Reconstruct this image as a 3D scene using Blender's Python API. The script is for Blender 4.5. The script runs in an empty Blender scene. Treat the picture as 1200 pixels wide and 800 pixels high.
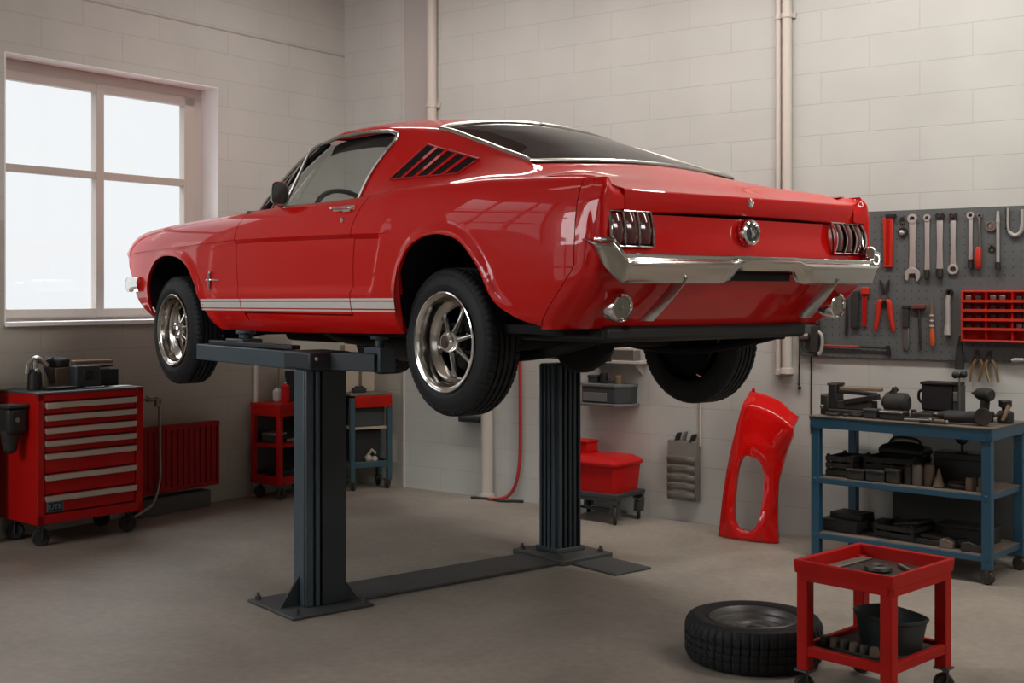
import bpy, bmesh, math, random
import numpy as np
from mathutils import Vector, Matrix, Euler
random.seed(7)
SC = bpy.context.scene
COL = SC.collection
R = math.radians
FPX, HY, HC = 1455.0, 344.5, 1.483        # focal length in pixels, horizon row, camera height

# ------------------------------------------------------------------ materials
def mat(name, col, rough=0.5, metal=0.0, coat=0.0, spec=0.5, bump=None, var=None, coat_rough=0.03):
    """bump=(scale,strength,detail)   var=(scale,amount)"""
    m = bpy.data.materials.new(name); m.use_nodes = True
    nt = m.node_tree; b = nt.nodes['Principled BSDF']
    b.inputs['Base Color'].default_value = (*col, 1)
    b.inputs['Roughness'].default_value = rough
    b.inputs['Metallic'].default_value = metal
    b.inputs['Coat Weight'].default_value = coat
    b.inputs['Coat Roughness'].default_value = coat_rough
    b.inputs['Specular IOR Level'].default_value = spec
    if bump or var:
        tc = nt.nodes.new('ShaderNodeTexCoord')
    if var:
        n = nt.nodes.new('ShaderNodeTexNoise'); n.inputs['Scale'].default_value = var[0]; n.inputs['Detail'].default_value = 5
        nt.links.new(tc.outputs['Object'], n.inputs['Vector'])
        r = nt.nodes.new('ShaderNodeMapRange'); r.inputs[1].default_value = .3; r.inputs[2].default_value = .7
        r.inputs[3].default_value = 1 - var[1]; r.inputs[4].default_value = 1 + var[1]
        nt.links.new(n.outputs['Fac'], r.inputs[0])
        mx = nt.nodes.new('ShaderNodeVectorMath'); mx.operation = 'SCALE'
        mx.inputs[0].default_value = col; nt.links.new(r.outputs[0], mx.inputs['Scale'])
        nt.links.new(mx.outputs[0], b.inputs['Base Color'])
    if bump:
        n2 = nt.nodes.new('ShaderNodeTexNoise'); n2.inputs['Scale'].default_value = bump[0]
        n2.inputs['Detail'].default_value = bump[2] if len(bump) > 2 else 3
        nt.links.new(tc.outputs['Object'], n2.inputs['Vector'])
        bp = nt.nodes.new('ShaderNodeBump'); bp.inputs['Strength'].default_value = bump[1]; bp.inputs['Distance'].default_value = .01
        nt.links.new(n2.outputs['Fac'], bp.inputs['Height']); nt.links.new(bp.outputs['Normal'], b.inputs['Normal'])
    return m

def glass_mat(name, tint=(.75, .8, .8), base_refl=.04, rough=.0):
    """thin pane: tinted see-through plus mirror-like reflection by Fresnel"""
    m = bpy.data.materials.new(name); m.use_nodes = True; nt = m.node_tree
    nt.nodes.clear()
    o = nt.nodes.new('ShaderNodeOutputMaterial'); t = nt.nodes.new('ShaderNodeBsdfTransparent'); t.inputs[0].default_value = (*tint, 1)
    g = nt.nodes.new('ShaderNodeBsdfGlossy'); g.inputs['Roughness'].default_value = rough
    f = nt.nodes.new('ShaderNodeFresnel'); ge = nt.nodes.new('ShaderNodeNewGeometry')
    io = nt.nodes.new('ShaderNodeMapRange'); io.inputs[3].default_value = 1.5; io.inputs[4].default_value = 1 / 1.5   # same Fresnel from either side of the thin pane
    nt.links.new(ge.outputs['Backfacing'], io.inputs[0]); nt.links.new(io.outputs[0], f.inputs['IOR'])
    mx = nt.nodes.new('ShaderNodeMixShader')
    nt.links.new(f.outputs[0], mx.inputs[0]); nt.links.new(t.outputs[0], mx.inputs[1]); nt.links.new(g.outputs[0], mx.inputs[2])
    nt.links.new(mx.outputs[0], o.inputs[0])
    return m

def emit_mat(name, col, strength):
    m = bpy.data.materials.new(name); m.use_nodes = True; nt = m.node_tree; nt.nodes.clear()
    o = nt.nodes.new('ShaderNodeOutputMaterial'); e = nt.nodes.new('ShaderNodeEmission')
    e.inputs[0].default_value = (*col, 1); e.inputs[1].default_value = strength
    nt.links.new(e.outputs[0], o.inputs[0]); return m

# ------------------------------------------------------------------ mesh building
class MB:
    def __init__(s): s.v = []; s.f = []; s.m = []
    def add(s, vs, fs, mi=0):
        o = len(s.v); s.v += [tuple(map(float, p)) for p in vs]
        s.f += [tuple(i + o for i in f) for f in fs]; s.m += [mi] * len(fs); return s
    def grid(s, rows, close_u=False, close_v=False, mi=0, flip=False):
        n, k = len(rows), len(rows[0]); fs = []
        for i in range(n if close_u else n - 1):
            for j in range(k if close_v else k - 1):
                a = i * k + j; b = i * k + (j + 1) % k; i2 = (i + 1) % n
                q = (a, b, i2 * k + (j + 1) % k, i2 * k + j)
                fs.append(q[::-1] if flip else q)
        return s.add([p for r in rows for p in r], fs, mi)
    def box(s, c, d, rot=None, mi=0):
        vs = [Vector((x * d[0] / 2, y * d[1] / 2, z * d[2] / 2)) for x in (-1, 1) for y in (-1, 1) for z in (-1, 1)]
        if rot is not None:
            M = Euler(rot).to_matrix() if not isinstance(rot, Matrix) else rot
            vs = [M @ v for v in vs]
        c = Vector(c)
        return s.add([v + c for v in vs], [(0, 1, 3, 2), (4, 6, 7, 5), (0, 4, 5, 1), (2, 3, 7, 6), (0, 2, 6, 4), (1, 5, 7, 3)], mi)
    def bx(s, x0, x1, y0, y1, z0, z1, mi=0):
        return s.box(((x0 + x1) / 2, (y0 + y1) / 2, (z0 + z1) / 2), (abs(x1 - x0), abs(y1 - y0), abs(z1 - z0)), None, mi)
    def bar(s, a, b, w, h, up=(0, 0, 1), mi=0):
        a, b = Vector(a), Vector(b); d = b - a; L = d.length; d.normalize()
        up = Vector(up); sx = d.cross(up)
        if sx.length < 1e-4: sx = d.cross(Vector((1, 0, 0)))
        sx.normalize(); sz = sx.cross(d)
        M = Matrix((d, sx, sz)).transposed()
        return s.box((a + b) / 2, (L, w, h), M, mi)
    def tube(s, pts, r, n=10, closed=False, caps=True, mi=0):
        pts = [Vector(p) for p in pts]; N = len(pts)
        rs = list(r) if hasattr(r, '__len__') else [r] * N
        rows = []; prev = None
        for i, p in enumerate(pts):
            if closed: t = pts[(i + 1) % N] - pts[i - 1]
            else: t = pts[min(i + 1, N - 1)] - pts[max(i - 1, 0)]
            t.normalize()
            if prev is None:
                u = t.cross(Vector((0, 0, 1)))
                if u.length < 1e-3: u = t.cross(Vector((1, 0, 0)))
            else: u = prev - t * prev.dot(t)
            u.normalize(); w = t.cross(u); prev = u
            rows.append([p + (u * math.cos(2 * math.pi * k / n) + w * math.sin(2 * math.pi * k / n)) * rs[i] for k in range(n)])
        s.grid(rows, close_u=closed, close_v=True, mi=mi)
        if caps and not closed:
            o = len(s.v) - N * n
            s.f.append(tuple(o + k for k in range(n))[::-1]); s.m.append(mi)
            s.f.append(tuple(o + (N - 1) * n + k for k in range(n))); s.m.append(mi)
        return s
    def cyl(s, a, b, r, n=20, r2=None, mi=0): return s.tube([a, b], [r, r if r2 is None else r2], n, mi=mi)
    def lathe(s, prof, n=32, M=None, mi=0, cap=True):
        """prof: (radius, height) about local z; M places it"""
        M = M or Matrix.Identity(4)
        rows = [[M @ Vector((r * math.cos(2 * math.pi * k / n), r * math.sin(2 * math.pi * k / n), h)) for k in range(n)] for r, h in prof]
        s.grid(rows, close_v=True, mi=mi)
        if cap:
            o = len(s.v) - len(prof) * n
            if prof[0][0] > 1e-5: s.f.append(tuple(o + k for k in range(n))[::-1]); s.m.append(mi)
            if prof[-1][0] > 1e-5: s.f.append(tuple(o + (len(prof) - 1) * n + k for k in range(n))); s.m.append(mi)
        return s
    def prism(s, outline, h, M=None, mi=0, h0=0.0):
        """outline in local xy, extruded in z from h0 to h"""
        M = M or Matrix.Identity(4); n = len(outline)
        vs = [M @ Vector((x, y, h0)) for x, y in outline] + [M @ Vector((x, y, h)) for x, y in outline]
        fs = [tuple(range(n))[::-1], tuple(range(n, 2 * n))] + [(i, (i + 1) % n, n + (i + 1) % n, n + i) for i in range(n)]
        return s.add(vs, fs, mi)
    def ball(s, c, r, n=14, sc=(1, 1, 1), mi=0):
        rows = []
        for i in range(n // 2 + 1):
            a = math.pi * i / (n // 2) ; rr = max(math.sin(a), 1e-4)
            rows.append([(c[0] + sc[0] * r * rr * math.cos(2 * math.pi * k / n), c[1] + sc[1] * r * rr * math.sin(2 * math.pi * k / n), c[2] - sc[2] * r * math.cos(a)) for k in range(n)])
        return s.grid(rows, close_v=True, mi=mi)
    def build(s, name, ms, parent=None, bevel=0.0, seg=2, angle=35, solid=0.0, soff=-1.0, sub=0, weld=1e-5, loc=None, rot=None, smooth=True, recalc=True):
        me = bpy.data.meshes.new(name); me.from_pydata(s.v, [], s.f)
        ms = ms if isinstance(ms, (list, tuple)) else [ms]
        for m in ms: me.materials.append(m)
        for p, mi in zip(me.polygons, s.m): p.material_index = mi
        bm = bmesh.new(); bm.from_mesh(me)
        if weld: bmesh.ops.remove_doubles(bm, verts=bm.verts, dist=weld)
        bmesh.ops.dissolve_degenerate(bm, dist=1e-6, edges=bm.edges)
        if recalc: bmesh.ops.recalc_face_normals(bm, faces=bm.faces)
        bm.to_mesh(me); bm.free()
        if smooth:
            for p in me.polygons: p.use_smooth = True
            me.set_sharp_from_angle(angle=R(angle))
        o = bpy.data.objects.new(name, me); COL.objects.link(o)
        if solid:
            md = o.modifiers.new('solid', 'SOLIDIFY'); md.thickness = solid; md.offset = soff
        if bevel:
            md = o.modifiers.new('bevel', 'BEVEL'); md.width = bevel; md.segments = seg; md.limit_method = 'ANGLE'; md.angle_limit = R(40); md.harden_normals = False
        if sub:
            md = o.modifiers.new('sub', 'SUBSURF'); md.levels = sub; md.render_levels = sub
        if parent: o.parent = parent
        if loc is not None: o.location = loc
        if rot is not None: o.rotation_euler = rot
        return o

def tag(o, label=None, cat=None, group=None, kind=None):
    if label: o['label'] = label
    if cat: o['category'] = cat
    if group: o['group'] = group
    if kind: o['kind'] = kind
    return o
def thing(name, label, cat, loc=(0, 0, 0), rz=0.0, group=None):
    o = bpy.data.objects.new(name, None); COL.objects.link(o)
    o.empty_display_size = .1; o.location = loc; o.rotation_euler = (0, 0, rz)
    return tag(o, label, cat, group)
def copy_tree(o, parent=None):
    c = o.copy(); COL.objects.link(c)
    if parent is not None: c.parent = parent
    for ch in [k for k in bpy.data.objects if k.parent == o]: copy_tree(ch, c)
    return c
def pchip(xs, ys):
    xs = np.array(xs, float); ys = np.array(ys, float)
    if xs[0] > xs[-1]: xs, ys = xs[::-1], ys[::-1]
    h = np.diff(xs); d = np.diff(ys) / h; m = np.zeros(len(xs)); m[0], m[-1] = d[0], d[-1]
    for i in range(1, len(xs) - 1):
        if d[i - 1] * d[i] > 0:
            w1 = 2 * h[i] + h[i - 1]; w2 = h[i] + 2 * h[i - 1]; m[i] = (w1 + w2) / (w1 / d[i - 1] + w2 / d[i])
    def f(x):
        x = min(max(float(x), xs[0]), xs[-1]); i = int(min(max(np.searchsorted(xs, x) - 1, 0), len(h) - 1))
        t = (x - xs[i]) / h[i]
        return float((2*t**3-3*t**2+1)*ys[i] + (t**3-2*t**2+t)*h[i]*m[i] + (-2*t**3+3*t**2)*ys[i+1] + (t**3-t**2)*h[i]*m[i+1])
    return f
def sst(a, b, x):
    t = min(max((x - a) / (b - a), 0), 1); return t * t * (3 - 2 * t)
def spline(pts, n=8, closed=False):
    """Catmull-Rom through points of any dimension"""
    P = [np.array(p, float) for p in pts]; N = len(P); out = []
    rng = range(N) if closed else range(N - 1)
    for i in rng:
        if closed: a, b, c, d = P[i - 1], P[i], P[(i + 1) % N], P[(i + 2) % N]
        else: a, b, c, d = P[max(i - 1, 0)], P[i], P[i + 1], P[min(i + 2, N - 1)]
        for k in range(n):
            t = k / n
            out.append(.5 * ((2*b) + (-a + c)*t + (2*a - 5*b + 4*c - d)*t*t + (-a + 3*b - 3*c + d)*t**3))
    if not closed: out.append(P[-1])
    return [tuple(map(float, p)) for p in out]
EXPOSURE = 0.08
SKY = .92
ZEN = 9.0
LAMPS = [(2.0, -1.35, 30), (4.6, -1.35, 54), (7.0, -1.6, 38), (2.4, -4.5, 4), (7.6, -3.8, 3)]
FILLS = [(.6, -7.4, 2.9, 2.2, 1.2, 64, (.97, .98, 1), (2.2, -2.6, 1.75)), (8.9, -3.6, 3.2, 1.2, .8, 34, (1, .97, .92), (4.6, -2.4, 1.7))]  # invented fill lights that brighten the car's side and rear
# ================================================================== THE CAR
YAW = R(51.26); CC, SS = math.cos(YAW), math.sin(YAW); CX, CD = .312, 5.76
ZB = .96                                    # the empty sits at the level of the tyre bottoms
RED = mat('car_red_paint', (.64, .0045, .0035), rough=.45, coat=.72, spec=.05, coat_rough=.025)
RIMC = mat('rim_barrel', (.56, .52, .48), rough=.16, metal=1.0)
SPOKEC = mat('spoke_grey', (.34, .33, .31), rough=.25, metal=1.0)
REDD = mat('car_red_dull', (.40, .006, .008), rough=.5, coat=.2)
CHROME = mat('chrome', (.80, .79, .77), rough=.10, metal=1.0)
CHROMED = mat('brushed_chrome', (.55, .53, .50), rough=.28, metal=1.0)
BLACK = mat('underbody_black', (.006, .006, .007), rough=.75, spec=.25)
TRIMBLK = mat('interior_black', (.010, .010, .011), rough=.6, spec=.3)
RUBBER = mat('tyre_rubber', (.014, .015, .017), rough=.62, spec=.35, bump=(60, .15, 3))
WHITE = mat('stripe_white', (.72, .70, .67), rough=.4, coat=.4)
GLASS = glass_mat('clear_glass', (.80, .83, .82))
GLASSD = glass_mat('rear_glass', (.16, .18, .175))
LENS = mat('tail_lens_red', (.085, .002, .003), rough=.15, coat=1.0)
LENSW = mat('lamp_lens_clear', (.22, .20, .16), rough=.15, coat=1.0, metal=.7)
STEEL = mat('dark_steel', (.05, .05, .05), rough=.5, metal=.8)

P_ = pchip([-1.05, -.9, -.7, -.3, .3, 1.0, 2.2, 2.8, 3.15, 3.36, 3.56], [.795, .838, .856, .866, .868, .868, .862, .850, .830, .808, .758])
ZC = pchip([-1.05, .35, .58, 1.1, 1.77, 2.44, 3.27, 3.47], [1.745, 1.750, 1.756, 1.763, 1.768, 1.755, 1.737, 1.732])
ZT = pchip([-1.05, -.89, -.55, -.25, .28, .55, .8, 1.33, 1.87, 2.33, 2.8, 3.27, 3.47, 3.55], [1.900, 1.916, 1.938, 1.950, 1.950, 1.936, 1.930, 1.930, 1.917, 1.908, 1.893, 1.868, 1.828, 1.79])
YT = pchip([-1.05, -.6, 0, .6, 2, 2.8, 3.3, 3.5], [.765, .775, .785, .785, .785, .770, .735, .69])
ZLO = pchip([-1.05, -.6, .25, .76, 1.6, 2.0, 2.4, 3.05, 3.3], [1.36, 1.362, 1.309, 1.299, 1.288, 1.289, 1.300, 1.335, 1.36])
QL = pchip([0, .06, .16, .30, .5, .75, 1], [.075, .050, .026, .010, .001, 0, .004])
CRS = pchip([-1.05, .2, .4, 2.5, 3.3], [.04, .06, .24, .22, .20])
COVED = pchip([-1.05, .42, 1.2, 2.2, 3.0], [.024, .024, .016, .008, .004])
FARCH = spline([(2.99, 1.27), (2.99, 1.38), (2.985, 1.46), (2.985, 1.56), (2.88, 1.665), (2.76, 1.704), (2.641, 1.708), (2.5, 1.692), (2.38, 1.641), (2.285, 1.55), (2.222, 1.471), (2.15, 1.375), (2.06, 1.29), (2.0, 1.25)], 6)
RARCH = spline([(.245, 1.25), (.226, 1.34), (.214, 1.44), (.205, 1.537), (.13, 1.664), (.03, 1.715), (-.085, 1.732), (-.19, 1.720), (-.275, 1.685), (-.385, 1.583), (-.455, 1.465), (-.53, 1.41), (-.62, 1.372), (-.78, 1.34)], 6)
ARCHES = [np.array(FARCH), np.array(RARCH)]

def arch_inside(x, z):
    for A in ARCHES:
        if A[:, 0].min() < x < A[:, 0].max() and z < 1.74:
            c = False; n = len(A)
            for i in range(n):
                x1, z1 = A[i]; x2, z2 = A[(i + 1) % n]
                if (z1 > z) != (z2 > z) and x < (x2 - x1) * (z - z1) / (z2 - z1) + x1: c = not c
            if c: return True
    return False
def arch_dist(x, z):
    best = 9
    for A in ARCHES:
        if A[:, 0].min() - .1 < x < A[:, 0].max() + .1:
            d = np.hypot(A[:, 0] - x, A[:, 1] - z).min(); best = min(best, d)
    return best

def W(x, z):
    """half width of the body side at station x, height z"""
    p, zc, zt, zl = P_(x), ZC(x), ZT(x), ZLO(x)
    if z >= zc:
        s = min((z - zc) / (zt - zc), 1); D = p - YT(x); k = CRS(x)
        y = p - D * (k * s + (1 - k) * (1 - math.sqrt(max(0, 1 - s ** 2.2))))
    else:
        q = (z - zl) / (zc - zl); y = p - QL(q)
    # the crease dies out behind the scoop: one rounded flank over the rear wheel
    rw = sst(.40, .24, x)
    if rw > 0:
        z1 = 1.54
        if z > z1:
            s = min((z - z1) / (zt - z1), 1); D = p - YT(x); q = 2.4 + .0 * x
            yr_ = p - QL(min((z - zl) / (zc - zl), 1)) * sst(1.75, 1.6, z) - D * (.16 * s * s + .84 * (1 - math.sqrt(max(0, 1 - s ** 3.4))))
            y = y * (1 - rw) + yr_ * rw
    # scalloped flank ahead of the rear wheel, closed by a step at its rear end
    step_x = .375 + (1.75 - z) * .30 if z > 1.5 else .45
    w = sst(1.482, 1.522, z) * (1 - sst(zc - .016, zc + .0, z)) * sst(step_x - .028, step_x + .012, x)
    y -= COVED(x) * w
    # haunch over the rear wheel
    y += .008 * math.exp(-((x + .1) / .45) ** 2 - ((z - 1.76) / .08) ** 2)
    d = arch_dist(x, z)
    y += .016 * (1 - sst(0.006, .055, d))
    return y

car = thing('car', 'glossy red fastback coupe with white side stripes raised on the lift', 'car', (CX, CD, ZB), math.pi - YAW)
def cp(p): return (p[0], p[1], p[2] - ZB)
class CB(MB):
    """mesh in car coordinates (world heights); mirrored copy on request"""
    def build(s, name, ms, parent=car, mirror=False, **k):
        zoff = ZB
        s.v = [(x, (-y if mirror else y), z - zoff) for x, y, z in s.v]
        return MB.build(s, name, ms, parent, **k)

def both(fn):
    for m in (False, True): fn(m)

def col_rows(x0f, x1f, ts, zbot, ztopf, nl=26, nu=16, inset=True, edge0=True, edge1=True, top_in=True):
    """grid rows of a side panel.  x0f/x1f(z): the panel's two upright edges"""
    rows = []
    for t in ts:
        X = lambda z: x0f(z) + (x1f(z) - x0f(z)) * t
        zt = ztopf(X(1.9)); zc = ZC(X(1.75)); zb = zbot(X(1.35)) if callable(zbot) else zbot
        # find the arch from the top down
        zs = zc - .004; lo = zb
        n = 60
        for i in range(n + 1):
            z = zs + (zb - zs) * i / n
            if arch_inside(X(z), z):
                a, b = z, zs + (zb - zs) * (i - 1) / n
                for _ in range(14):
                    m_ = (a + b) / 2
                    if arch_inside(X(m_), m_): a = m_
                    else: b = m_
                lo = b; break
        col = []
        for j in range(nl):
            u = j / (nl - 1); u = u ** 1.0
            z = lo + (zc - .003 - lo) * u
            col.append((X(z), W(X(z), z), z))
        for z in (zc - .0005, zc + .003): col.append((X(z), W(X(z), z), z))
        for j in range(1, nu + 1):
            s = math.sin(math.pi / 2 * j / nu); z = zc + .003 + (zt - zc - .003) * s
            col.append((X(z), W(X(z), z), z))
        if top_in:
            x, y, z = col[-1]
            for k, yy in enumerate((.745, .715, .69) if not -.60 < x < .50 else (.9, .9, .9)):
                if yy < y - .004: col.append((x, yy, z - .004 * (k + 1)))
                else: col.append((x, y - .006 * (k + 1), z - .004 * (k + 1)))
            x, y, z = col[-1]; col.append((x, y - .001, z - .05))
        if inset:
            x, y, z = col[0]; col = [(x, y - .016, z + .001), (x, y - .004, z)] + col
        rows.append(col)
    if edge0: rows = [[(x, y - .025, z) for x, y, z in rows[0]]] + [[(x, y - .003, z) for x, y, z in rows[0]]] + rows
    if edge1: rows = rows + [[(x, y - .003, z) for x, y, z in rows[-1]]] + [[(x, y - .025, z) for x, y, z in rows[-1]]]
    return rows

def lin(a, b, n): return [a + (b - a) * i / (n - 1) for i in range(n)]
XFRONT = pchip([1.33, 1.36, 1.40, 1.45, 1.5, 1.55, 1.6, 1.7, 1.77, 1.83, 1.9], [3.09, 3.12, 3.17, 3.225, 3.26, 3.29, 3.34, 3.455, 3.535, 3.50, 3.45])
XF = pchip([1.28, 1.30, 1.382, 1.449, 1.55, 1.64, 1.77, 1.85, 1.90, 1.93], [1.645, 1.655, 1.699, 1.745, 1.768, 1.778, 1.785, 1.772, 1.74, 1.73])
XR = pchip([1.38, 1.40, 1.5, 1.60, 1.755, 1.82, 1.88, 1.92, 1.95], [.612, .612, .613, .613, .600, .584, .555, .53, .515])
XQ = pchip([1.35, 1.38, 1.45, 1.52, 1.6, 1.92], [-.670, -.695, -.775, -.850, -.905, -.905])

GAP = .003
def cluster(n, extra):
    ts = set(lin(0, 1, n))
    for c, w, k in extra:
        for i in range(k): ts.add(min(max(c - w + 2 * w * i / (k - 1), 0), 1))
    ts = sorted(ts); out = [ts[0]]
    for t in ts[1:]:
        if t - out[-1] > .0012: out.append(t)
    return out

STR = [(.0, .0085), (.0150, .0455), (.0520, .0615)]       # stripe bands above the base line
SBASE = pchip([.2, 2.25], [1.404, 1.3935])
def stripe(m, xa, xb, n, par):
    s = CB()
    for a, b in STR:
        rows = []
        for i in range(n + 1):
            x0 = xa(1.42) if callable(xa) else xa; x1 = xb(1.42) if callable(xb) else xb
            x = x0 + (x1 - x0) * i / n; zb = SBASE(x)
            pts = []
            for z in lin(zb + a, zb + b, 4): pts.append((x, W(x, z) + .0022, z))
            pts = [(x, pts[0][1] - .003, pts[0][2])] + pts + [(x, pts[-1][1] - .003, pts[-1][2])]
            rows.append(pts)
        s.grid(rows)
    s.build('stripe', WHITE, par, mirror=m, angle=60)

def sides(m):
    # front fender
    ts = cluster(90, [(.245, .03, 14), (.73, .08, 16)])
    b = CB().grid(col_rows(lambda z: XFRONT(z), lambda z: XF(z) + GAP, ts, ZLO, ZT, edge0=False))
    fend = b.build('front_fender', RED, mirror=m, angle=30)
    stripe(m, 2.19, lambda z: XF(z) + GAP + .001, 14, fend)
    # door
    b = CB().grid(col_rows(lambda z: XF(z) - GAP, lambda z: XR(z) + GAP, lin(0, 1, 46), 1.389, ZT))
    door = b.build('door', RED, mirror=m, angle=30)
    stripe(m, lambda z: XF(z) - GAP - .001, lambda z: XR(z) + GAP + .001, 24, door)
    h = CB(); y = W(.70, 1.888)
    h.tube(spline([(.615, y - .002, 1.879), (.63, y + .022, 1.880), (.72, y + .030, 1.884), (.79, y + .024, 1.887), (.80, y + .012, 1.888)], 4), [.007] * 17, 8)
    h.box((.70, y + .004, 1.882), (.19, .012, .022)); h.box((.66, y + .010, 1.873), (.06, .02, .018))
    h.build('door_handle', CHROME, door, mirror=m, bevel=.003)
    k = CB(); y = W(.681, 1.826)
    k.cyl((.681, y - .01, 1.826), (.681, y + .010, 1.826), .015, 16, .012); k.build('door_lock', CHROME, door, mirror=m)
    # quarter panel
    ts = cluster(96, [(.26, .05, 18), (.40, .05, 8), (.74, .10, 16)])
    b = CB().grid(col_rows(lambda z: XR(z) - GAP, lambda z: XQ(z) + .002, ts, ZLO, ZT))
    q = b.build('quarter_panel', RED, mirror=m, angle=30)
    stripe(m, .226, lambda z: XR(z) - GAP - .001, 8, q)
    # rocker under the door
    b = CB(); rows = []
    for x in lin(1.675, .594, 30):
        col = [(x, .70, ZLO(x) + .02), (x, W(x, ZLO(x)) - .02, ZLO(x) + .003)]
        for z in lin(ZLO(x), 1.382, 8): col.append((x, W(x, z), z))
        col += [(x, W(x, 1.382) - .004, 1.384), (x, .78, 1.385)]
        rows.append(col)
    b.grid(rows).build('rocker_panel', RED, mirror=m, angle=30)
    # dark seal behind the panel gaps, door jambs and wheel wells
    b = CB()
    for F in (XF, XR):
        b = CB(); rows = []
        for z in lin(1.30, 1.90, 24):
            x = F(z); y = W(x, z) - .016; rows.append([(x - .03, y - .01, z), (x + .03, y - .01, z)])
        b.grid(rows).build('body_seal', BLACK, mirror=m, solid=.003)
    b = CB(); b.grid([[(x, W(x, 1.386) - .014, 1.37), (x, W(x, 1.386) - .014, 1.40)] for x in lin(1.72, .58, 20)])
    b.build('body_seal', BLACK, mirror=m, solid=.003); b = CB()
    b.grid([[(XQ(z) - .03, W(XQ(z), z) - .02, z), (XQ(z) + .03, W(XQ(z), z) - .02, z)] for z in lin(1.5, 1.82, 12)])
    b.build('body_seal', BLACK, mirror=m, solid=.003)
    for A in (FARCH, RARCH):
        b = CB(); pts = [p for p in A if p[1] > 1.30]
        b.grid([[(x, W(x, max(z, ZLO(x))) - .025, z + .004), (x, .42, z + .01)] for x, z in pts])
        x0, x1 = pts[0][0], pts[-1][0]
        vs = [(x, .42, z + .01) for x, z in pts]
        b.add(vs, [tuple(range(len(vs)))])
        b.build('wheel_well', BLACK, mirror=m, angle=60)
both(sides)

# ---------------------------------------------------------------- greenhouse shell
ZR = pchip([-1.0, -.6, -.55, -.5, -.45, -.40, -.2, 0, .31, .6, .9, 1.1, 1.235, 1.5, 1.72, 1.8], [1.87, 1.946, 1.956, 1.972, 1.994, 2.020, 2.084, 2.148, 2.236, 2.272, 2.298, 2.296, 2.274, 2.115, 1.965, 1.935])
YR = pchip([-1.0, -.6, -.5, -.40, 0, .31, .6, .9, 1.235, 1.5, 1.8], [.69, .688, .660, .624, .592, .572, .585, .592, .612, .652, .70])
ZCN = pchip([-1.02, -.95, -.8, -.6, -.45, -.3, -.12, .1, .31, .5, .7, .9, 1.1, 1.3, 1.48, 1.95], [1.868, 1.890, 1.946, 2.010, 2.050, 2.104, 2.170, 2.244, 2.302, 2.336, 2.361, 2.376, 2.380, 2.366, 2.332, 1.965])
YBL = pchip([-1.0, -.5, 0, .6, 1.8], [.70, .72, .738, .748, .748])
SHC = {}
def section(x):
    k = round(x, 5)
    if k in SHC: return SHC[k]
    yb, zb, yr, zr, zc = YBL(x), ZT(x) - .004, YR(x), ZR(x), ZCN(x)
    zr = max(zr, zb + .004)
    n = 60; pts = []
    bl = sst(.75, .40, x)                    # behind the doors the roof side flows out into the quarter panel
    yb = yb * (1 - bl) + (YT(x) - .003) * bl
    for i in range(n):
        w = i / n
        y = yb + (yr - yb) * w + .016 * math.sin(math.pi * w) * (1 - bl) - bl * .55 * (yb - yr) * w * (1 - w) ** 3
        pts.append((y, zb + (zr - zb) * w))
    for i in range(n + 1):
        w = i / n; pts.append((yr * (1 - w), zr + (zc - zr) * (1 - (1 - w) ** 2.1)))
    P = np.array(pts); sig = 3.0 if x < 1.1 else 2.0
    ker = np.exp(-.5 * (np.arange(-9, 10) / sig) ** 2); ker /= ker.sum()
    E = np.vstack([2 * P[0] - P[1:10][::-1], P, [(-y, z) for y, z in P[-10:-1][::-1]]])
    S = np.column_stack([np.convolve(E[:, c], ker, 'valid') for c in (0, 1)])
    SHC[k] = S; return S
def shell(x, v, off=0.0):
    S = section(x); f = min(max(v / 2 * (len(S) - 1), 0), len(S) - 1.0001); i = int(f); t = f - i
    p = S[i] * (1 - t) + S[i + 1] * t
    if off:
        d = S[i + 1] - S[i]; n = np.array([-d[1], d[0]]) ; n = n / (np.linalg.norm(n) + 1e-9)
        if n[0] < 0 and v < 1: n = -n
        if v >= 1 and n[1] < 0: n = -n
        p = p + n * off
    return (x, float(p[0]), float(p[1]))
def hdr(v): w = max(v - 1, 0); return 1.235 + .225 * (1 - (1 - w) ** 2)
XB = pchip([0, .3, .6, .75, .82, .87, .90, .93, 1.0], [.715, .680, .625, .595, .588, .594, .612, .665, .70])      # rear edge of the door window by v
def gbot(v): w = max(v - 1, 0); return -.39 - .065 * (1 - (1 - w) ** 2)
VR = .93
def mirror_rows(rows): return [r + [(x, -y, z) for x, y, z in r[::-1][1:]] for r in rows]

b = CB()
vs_roof = [VR, .955, .98, 1.0, 1.02, 1.045, 1.07, 1.1] + lin(1.15, 2, 18)
xs_rear = [.31, .36, .42, .47, XB(VR)]
# roof skin
rows = []
for t in lin(0, 1, 40):
    rows.append([shell(.31 + (hdr(v) - .31) * t, v) for v in vs_roof])
b.grid(mirror_rows(rows))
# sail panels
for m in (1, -1):
    rows = []
    for t in lin(0, 1, 40):
        r = [];
        for v in lin(0, .78, 14) + [.81, .84, .865, .885, .90, .915, VR]: r.append(shell(-.60 + (XB(v) + .60) * t, v))
        rows.append([(x, m * y, z) for x, y, z in r])
    b.grid(rows)
    rows = [[(lambda p: (p[0], m * p[1], p[2]))(shell(x, v)) for v in (VR, .955, .98, 1.0)] for x in lin(-.60, .31, 28)]
    b.grid(rows)
roof = b.build('roof', RED, angle=40, weld=.0008)
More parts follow.
